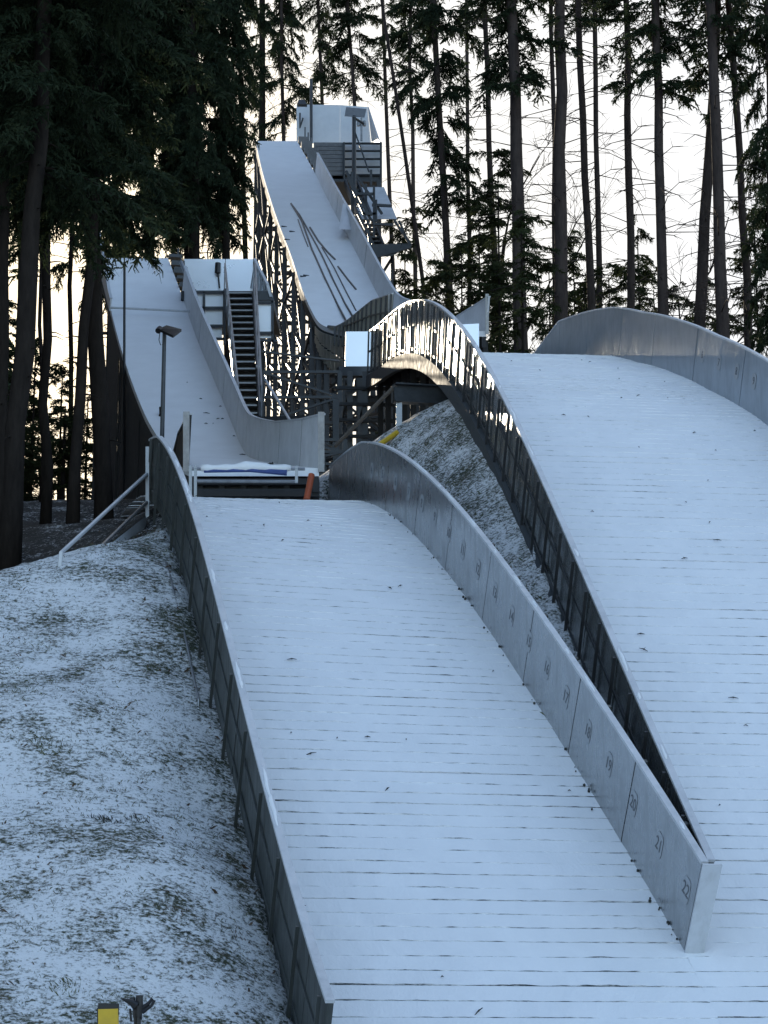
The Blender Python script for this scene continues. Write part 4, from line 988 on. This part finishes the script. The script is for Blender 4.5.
def trunk(pts, r, parent, mat, seed, stubs=(), name='trunk', H0=0, H1=0, lmax=9):
    rg = random.Random(seed); mb = MB(); n = 14; pl = []; rr = []
    a, b = V(pts[0]), V(pts[-1])
    for k in range(n + 1):
        t = k / n; c = a + (b - a) * t + V((rg.gauss(0, .03), rg.gauss(0, .03), 0)) * (1 if 0 < k < n else 0); pl.append(c)
        rr.append(r * (1.25 if k == 0 else 1) * (1 - .55 * t) * rg.uniform(.96, 1.04))
    mb.tube(pl, rr, 12)
    L = b - a
    for _ in range(int(stubs * 1.5)):                            # dead twigs and stubs
        t = rg.uniform(H0, H1); c = a + L * t; g = rg.uniform(0, 6.28); l = min(lmax, rg.choice([.25, .4, .7, 1.1, 1.5, 1.9, 2.3])); d = V((math.cos(g), math.sin(g), rg.uniform(-.35, .15)))
        e = c + d * l; mid = c + d * l * .55 + V((0, 0, .04 * l)); mb.tube([c, mid, e + V((0, 0, -.10 * l))], [.022, .014, .006], 4, cap=False)
        if l > .6:
            for s2 in (-1, 1): mb.tube([mid, mid + d * l * .3 + V((-d[1], d[0], -.3)) * s2 * l * .22], [.010, .004], 3, cap=False)
    mb.build(name, mat, parent, smooth=True)
TN = 0
def tree(pb, pt, wpx, Y, label, crown='sparse', c0=.5, sc=1.0, group='tall spruce trees', stubs=26, H=None, bark='bark', name='spruce_tree', extra=None, sz=None, cstart=None):
    """pb, pt: two picture points along the trunk; wpx: its thickness in pixels there; c0: picture height where the crown begins"""
    global TN; TN += 1
    a, b = P(pb[0], pb[1], Y), P(pt[0], pt[1], Y); d = (b - a) / (b[2] - a[2])
    g = a.copy()
    for _ in range(6): z = hgt(g[0], Y); g = a + d * (z - a[2])
    g = g - d * .2; top_z = P(0, -60, Y)[2] + 7 if H is None else g[2] + H
    top = g + d * (top_z - g[2]); r = wpx / F * Y / 2
    t = thing(name, label, 'tree', g, group)
    hb = max(0, (a[2] - g[2]) / (top_z - g[2])); cz = P(0, c0, Y)[2]; h1_ = min(.98, (cz - g[2]) / (top_z - g[2]) + .15)
    trunk([g, top], r * (1.25 if Y > 60 else 1.05), t, M[bark], TN * 13, stubs, H0=max(.1, hb - .15), H1=h1_, lmax=9 if Y > 60 else .45)
    if crown:
        me = CROWN[crown][TN % len(CROWN[crown])]; o = bpy.data.objects.new('crown', me); COL.objects.link(o); o.parent = t
        Hc = {'sparse': 13, 'mid': 14, 'dense': 14, 'young': 9}[crown]
        o.location = tuple(d * (cz - g[2])); s_z = sz or max(.3, (top_z - cz) / Hc)
        o.scale = (sc, sc, s_z if crown != 'young' else s_z); o.rotation_euler = (0, 0, TN * 2.4)
    return t
# right group
tree((521,345),(513,60),14,70,'thickest dark trunk wrapped in foliage behind the arched wall, right of the grey gable board','mid',95,.95)
tree((494,240),(484,0),7,82,'slender trunk just left of the thickest dark trunk','sparse',60,.9)
tree((556,290),(551,0),6,84,'thin trunk half hidden by the trunk to its right','sparse',40,.6)
tree((561,318),(560,0),14,70,'straight thick trunk rising above the left end of the far right wall','sparse',20,.8,stubs=60)
tree((591,308),(578,0),8.5,76,'left one of two slim trunks standing close together above the far wall','sparse',15,.7,stubs=40)
tree((598,240),(594,0),6.5,82,'right one of two slim trunks standing close together above the far wall','sparse',60,.7,stubs=40)
tree((631,307),(626.5,0),8.5,76,'lone slim trunk with a clump of needles at mid height above the far wall','sparse',95,.95,stubs=50)
tree((664,312),(656,0),11,70,'tall trunk with drooping needles near its top, third from the right edge group','mid',90,.75,stubs=50)
tree((700,326),(714,40),12,72,'leaning pale trunk crossing in front of its straight neighbour','sparse',125,1.0,stubs=30)
tree((722,331),(711,0),13,69,'straight dark trunk crossed by the leaning pale trunk','sparse',110,.8,stubs=50)
tree((750,345),(730,0),8.5,72,'slim trunk second from the right edge of the picture','sparse',70,.9,stubs=50)
tree((775,350),(768,0),10,70,'trunk at the right edge with foliage down its whole length','mid',330,.62,stubs=10)
tree((612,330),(606,150),3,92,'thin sapling trunk between the slim pair and the lone slim trunk',None,100,.5,stubs=14,H=17)
# middle group
tree((449,297),(434,0),8,80,'trunk with heavy dark clumps right of the start tower','mid',195,.8,stubs=30)
tree((421,278),(393,75),4.5,84,'thin leaning trunk right beside the start tower',None,0,.6,stubs=24)
tree((283,130),(281.5,0),5,100,'slender trunk rising behind the left end of the start tower','mid',135,.75)
tree((354,104),(347,0),5,100,'slender trunk rising behind the start tower shelter','mid',80,.9)
tree((412,120),(410,0),5,98,'spruce behind the floodlight with crown filling the gap','mid',95,.85)
tree((322,120),(318,0),5,106,'distant spruce between the two slender trunks behind the tower','mid',90,.7)
tree((386,100),(382,0),5,104,'distant spruce behind the slanted tower wall','sparse',60,.8)
tree((470,300),(466,0),5,92,'distant spruce behind the gable board','sparse',60,.9)
# behind the inruns
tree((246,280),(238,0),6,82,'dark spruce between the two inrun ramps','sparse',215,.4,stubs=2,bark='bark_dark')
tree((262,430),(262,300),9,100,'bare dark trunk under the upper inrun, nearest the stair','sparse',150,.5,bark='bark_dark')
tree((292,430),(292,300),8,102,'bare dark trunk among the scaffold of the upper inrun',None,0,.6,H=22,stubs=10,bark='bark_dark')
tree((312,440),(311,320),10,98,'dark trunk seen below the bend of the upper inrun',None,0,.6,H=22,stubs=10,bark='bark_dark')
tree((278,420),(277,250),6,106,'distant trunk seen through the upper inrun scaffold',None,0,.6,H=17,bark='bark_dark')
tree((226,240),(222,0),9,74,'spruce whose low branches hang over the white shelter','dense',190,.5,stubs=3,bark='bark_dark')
# left group
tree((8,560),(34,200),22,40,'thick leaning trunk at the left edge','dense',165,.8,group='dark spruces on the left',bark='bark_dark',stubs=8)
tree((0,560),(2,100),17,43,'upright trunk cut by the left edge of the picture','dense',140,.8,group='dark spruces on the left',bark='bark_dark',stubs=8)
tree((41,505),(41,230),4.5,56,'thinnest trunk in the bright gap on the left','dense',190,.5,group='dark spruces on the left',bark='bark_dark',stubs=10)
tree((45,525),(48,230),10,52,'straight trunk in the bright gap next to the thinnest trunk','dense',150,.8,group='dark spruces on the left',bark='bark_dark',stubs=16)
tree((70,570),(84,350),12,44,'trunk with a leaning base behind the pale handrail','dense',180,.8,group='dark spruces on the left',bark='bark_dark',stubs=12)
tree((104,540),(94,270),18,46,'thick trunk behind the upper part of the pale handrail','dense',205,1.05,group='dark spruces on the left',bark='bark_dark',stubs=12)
tree((133,520),(133,440),13,60,'dark trunk standing under the left edge of the lower inrun',None,205,1.05,group='dark spruces on the left',bark='bark_dark',stubs=0,H=3.2)
tree((158,500),(160,440),9,56,'dark trunk hidden under the lower inrun',None,0,.9,group='dark spruces on the left',bark='bark_dark',stubs=0,H=2.6)
tree((195,300),(192,100),12,72,'dark spruce directly behind the white shelter','dense',200,.7,group='dark spruces on the left',bark='bark_dark')
tree((150,300),(148,100),12,74,'dark spruce behind the top of the lower inrun','dense',235,.9,group='dark spruces on the left',bark='bark_dark')
tree((188,200),(185,50),10,74,'dense spruce whose crown fills the sky above the shelter','dense',200,.8,group='dark spruces on the left',bark='bark_dark')
for k, (x_, Y_, c0_, s_) in enumerate([(18,78,250,.6),(70,84,260,.6),(112,80,280,.7),(172,86,300,.8)]):
    tree((x_, 480), (x_ + 2, 200), 5, Y_, ['far spruce behind the leaning left trunk','far spruce between the straight trunk and the leaning base trunk','far spruce behind the thick handrail trunk','far spruce hidden behind the lower inrun','slight spruce in the bright gap on the left','slight spruce nearest the left edge in the bright gap'][k], 'mid' if 1 < k < 4 else 'sparse', c0_, s_, group='far spruces on the left', bark='bark_dark', stubs=20)
# young evergreens behind the hump and along the far wall
for k, (x_, yb, yt, Y_, s_, lab) in enumerate([(523,345,215,66,.85,'bushy evergreen at the foot of the thickest dark trunk'),(500,345,150,74,1.0,'bushy young evergreen left of the thickest dark trunk'),(462,320,235,76,1.0,'young evergreen behind the top of the arched wall'),(436,310,262,78,.9,'low evergreen behind the bright arched panels'),(610,330,262,78,.9,'small bushy evergreen between the slim pair and the lone slim trunk'),(640,330,215,80,.8,'narrow evergreen right of the lone slim trunk'),(680,330,285,76,.7,'low evergreen beside the foot of the leaning pale trunk'),(760,380,190,74,.85,'evergreen filling the right edge above the far wall'),(550,330,250,82,.7,'thin evergreen behind the straight thick trunk'),(85,500,390,72,.8,'young evergreen in the bright gap behind the handrail'),(20,500,420,68,.7,'young evergreen in the bright gap at the left edge'),(135,500,340,70,.9,'young evergreen beside the lower inrun supports'),
    (30,505,340,70,.6,'thin evergreen between the leaning trunk and the thinnest trunk'),(58,505,360,74,.6,'thin evergreen showing right of the straight trunk'),(705,345,265,84,1.0,'ragged evergreen between the crossing trunks and the slim trunk'),(575,330,235,86,1.0,'feathery evergreen right of the straight thick trunk'),(-20,510,300,62,1.1,'evergreen at the very left edge, mostly out of the picture'),(62,505,400,60,.7,'ragged evergreen right of the straight trunk in the bright gap'),(12,505,450,60,.8,'low ragged evergreen at the foot of the left edge trunks'),(480,330,190,80,1.1,'tall ragged evergreen left of the thickest dark trunk'),(585,330,270,84,1.0,'low ragged evergreen behind the slim pair of trunks'),(655,335,270,84,1.0,'low ragged evergreen beside the tall trunk with drooping needles'),(405,300,210,90,1.0,'ragged evergreen behind the leaning thin trunk')]):
    a = P(x_, yb, Y_); g = gpt(a); topz = P(x_, yt, Y_)[2]; Ht = topz - g[2]
    t = thing('young_spruce', lab, 'tree', g, 'young evergreens')
    mb = MB(); mb.tube([g, g + V((0, 0, Ht * .95))], [.09, .02], 8); mb.build('trunk', M['bark_dark'], t)
    cr = bpy.data.objects.new('crown', CROWN['bush'][k % 3]); COL.objects.link(cr); cr.parent = t
    vis = max(Ht * .55, min(Ht, 6.5)); cr.location = (0, 0, Ht - vis); cr.scale = (s_, s_, vis / 9); cr.rotation_euler = (0, 0, k * 1.3)
# spruce stands added beyond the left edge to shade the hill from low sun
fm = crown_mesh('forest', 34, 4.6, 1.2, 6, 300, 4.5, 2.0, 1.0, M['needle_dark'], M['bark_dark'], even, .05, (.3, .6), (0, .15), 7.0)
nv = len(fm.vertices); fv = np.empty(nv * 3, np.float32); fm.vertices.foreach_get('co', fv); fv = fv.reshape(-1, 3); fmi = np.empty(len(fm.polygons), np.int32); fm.polygons.foreach_get('material_index', fmi)
vs = []; ms = []; rgf = np.random.default_rng(77)
for k in range(26):
    X_ = -27.6 - (k % 13) * 3.1 + rgf.uniform(-.6, .6); Y_ = 148 + 5 * (k // 13) + rgf.uniform(-1, 1); z_ = hgt(X_, Y_)
    vs.append(fv @ rot_z(k * 1.7).T * rgf.uniform(.9, 1.05) + np.array([X_, Y_, z_ + 3])); ms.append(fmi)
for k in range(34):
    Y_ = 36 + (k % 17) * 6.2 + rgf.uniform(-1.5, 1.5); X_ = -.167 * Y_ - 12.0 - 6.5 * (k // 17) + rgf.uniform(-1, 1); z_ = hgt(X_, Y_)
    vs.append(fv @ rot_z(k * 2.3).T * rgf.uniform(.8, 1.0) + np.array([X_, Y_, z_ + 1.5])); ms.append(fmi)
vs = np.concatenate(vs); shade_forest = bpy.data.objects.new('forest', array_mesh('forest', vs, np.arange(len(vs)).reshape(-1, 4), [M['needle_dark'], M['bark_dark']], np.concatenate(ms))); COL.objects.link(shade_forest)
bpy.data.meshes.remove(fm); tag(shade_forest, 'spruce stands added beyond the left edge to cast shade', 'forest', kind='stuff')
# leafless broadleaf trees
def bare_tree(px, yb, yt, Y, seed, label, spread=.5):
    rg = random.Random(seed); a = P(px, yb, Y); g = gpt(a); H = P(px, yt, Y)[2] - g[2]; t = thing('bare_tree', label, 'tree', g, 'leafless trees'); tr = MB(); cr = MB()
    def grow(p, d, l, r, dep, mb):
        pts = [p]; rr = [r]; c = p; dd = d
        for k in range(4):
            dd = unit(dd + V((rg.gauss(0, .12), rg.gauss(0, .12), rg.gauss(.03, .06)))); c = c + dd * l / 4; pts.append(c); rr.append(r * (1 - .5 * (k + 1) / 4))
        mb.tube(pts, rr, 5 if dep < 2 else 3, cap=False)
        if dep >= 4: return
        for j in range(3 if dep > 1 else 4 if dep else 9):
            k = rg.randint(1, 4) if dep else rg.randint(1, 4); q_ = pts[k]; az = rg.uniform(0, 6.28); nd = unit(dd * .75 + V((math.cos(az), math.sin(az), rg.uniform(-.1, .5))) * spread * 1.25)
            grow(q_, nd, l * (rg.uniform(.42, .62) if dep else rg.uniform(.16, .30)), max(.012, rr[k] * .62), dep + 1, cr)
    grow(g + V((0, 0, 0)), V((0, 0, 1)), H * .8, .15, 0, tr)
    tr.build('trunk', M['bark_dark'], t); cr.build('branches', M['bark_dark'], t)
bare_tree(414, 260, 90, 112, 3, 'leafless tree with thin curving twigs right of the start tower')
bare_tree(458, 300, 110, 86, 4, 'leafless tree behind the bright arched panels')
bare_tree(392, 260, 130, 120, 5, 'leafless tree behind the tower stair')
bare_tree(690, 330, 150, 90, 9, 'leafless tree behind the leaning pale trunk')
bare_tree(248, 260, 110, 124, 10, 'leafless tree behind the left edge of the upper inrun')
# old leaning board stack etc. is not in the picture

# ------------------------------------------------------------------ light
SUN_AZ, SUN_EL = R(-11.4), R(17.0)                    # azimuth from +Y, negative to the left
Ld = V((math.sin(SUN_AZ) * math.cos(SUN_EL), math.cos(SUN_AZ) * math.cos(SUN_EL), math.sin(SUN_EL)))
sl = bpy.data.lights.new('sun', 'SUN'); sl.energy = 2.5; sl.angle = R(.6); sl.color = (1, .86, .66)
so = bpy.data.objects.new('sun', sl); COL.objects.link(so); so.rotation_euler = Vector(-Ld).to_track_quat('-Z', 'Y').to_euler()
world = bpy.data.worlds.new('World'); scene.world = world; world.use_nodes = True; nt = world.node_tree
sky = nt.nodes.new('ShaderNodeTexSky'); sky.sky_type = 'NISHITA'; sky.sun_disc = False; sky.sun_elevation = SUN_EL; sky.sun_rotation = SUN_AZ
sky.air_density = 1.0; sky.dust_density = 3.0; sky.ozone_density = 1.0; sky.altitude = 500
gco = node(nt, 'ShaderNodeTexCoord').outputs['Generated']; dsep = node(nt, 'ShaderNodeSeparateXYZ'); nt.links.new(gco, dsep.inputs[0])
cn = noise(nt, gco, 5.0, 5, .6, (1, 1, 3)); dt = node(nt, 'ShaderNodeVectorMath', operation='DOT_PRODUCT'); nt.links.new(gco, dt.inputs[0]); dt.inputs[1].default_value = tuple(Ld)
veil = ramp(nt, mathn(nt, 'ADD', dsep.outputs[1], mathn(nt, 'MULTIPLY', mathn(nt, 'SUBTRACT', cn, .5), .3)), [(0.35, (0, 0, 0)), (0.75, (1, 1, 1))])
glow = ramp(nt, dt.outputs['Value'], [(0.80, (2.45, 2.5, 2.62)), (0.93, (2.7, 2.76, 2.86)), (0.978, (3.1, 3.05, 2.9)), (1.0, (6.0, 5.0, 3.5))])
tone = mixc(nt, cn, (.80, .80, .81), (1.16, 1.15, 1.14)); cl = nt.nodes.new('ShaderNodeMix'); cl.data_type = 'RGBA'; cl.blend_type = 'MULTIPLY'; cl.inputs[0].default_value = 1
nt.links.new(glow, cl.inputs[6]); nt.links.new(tone, cl.inputs[7])
nt.links.new(mixc(nt, veil, sky.outputs[0], cl.outputs[2]), nt.nodes['Background'].inputs[0]); nt.nodes['Background'].inputs[1].default_value = .12
scene.view_settings.view_transform = 'Standard'; scene.view_settings.look = 'None'; scene.view_settings.exposure = 1.73; scene.view_settings.gamma = 1
scene.cycles.max_bounces = 6; scene.cycles.transparent_max_bounces = 4
for o in bpy.data.objects:
    if '_o' in o: del o['_o']
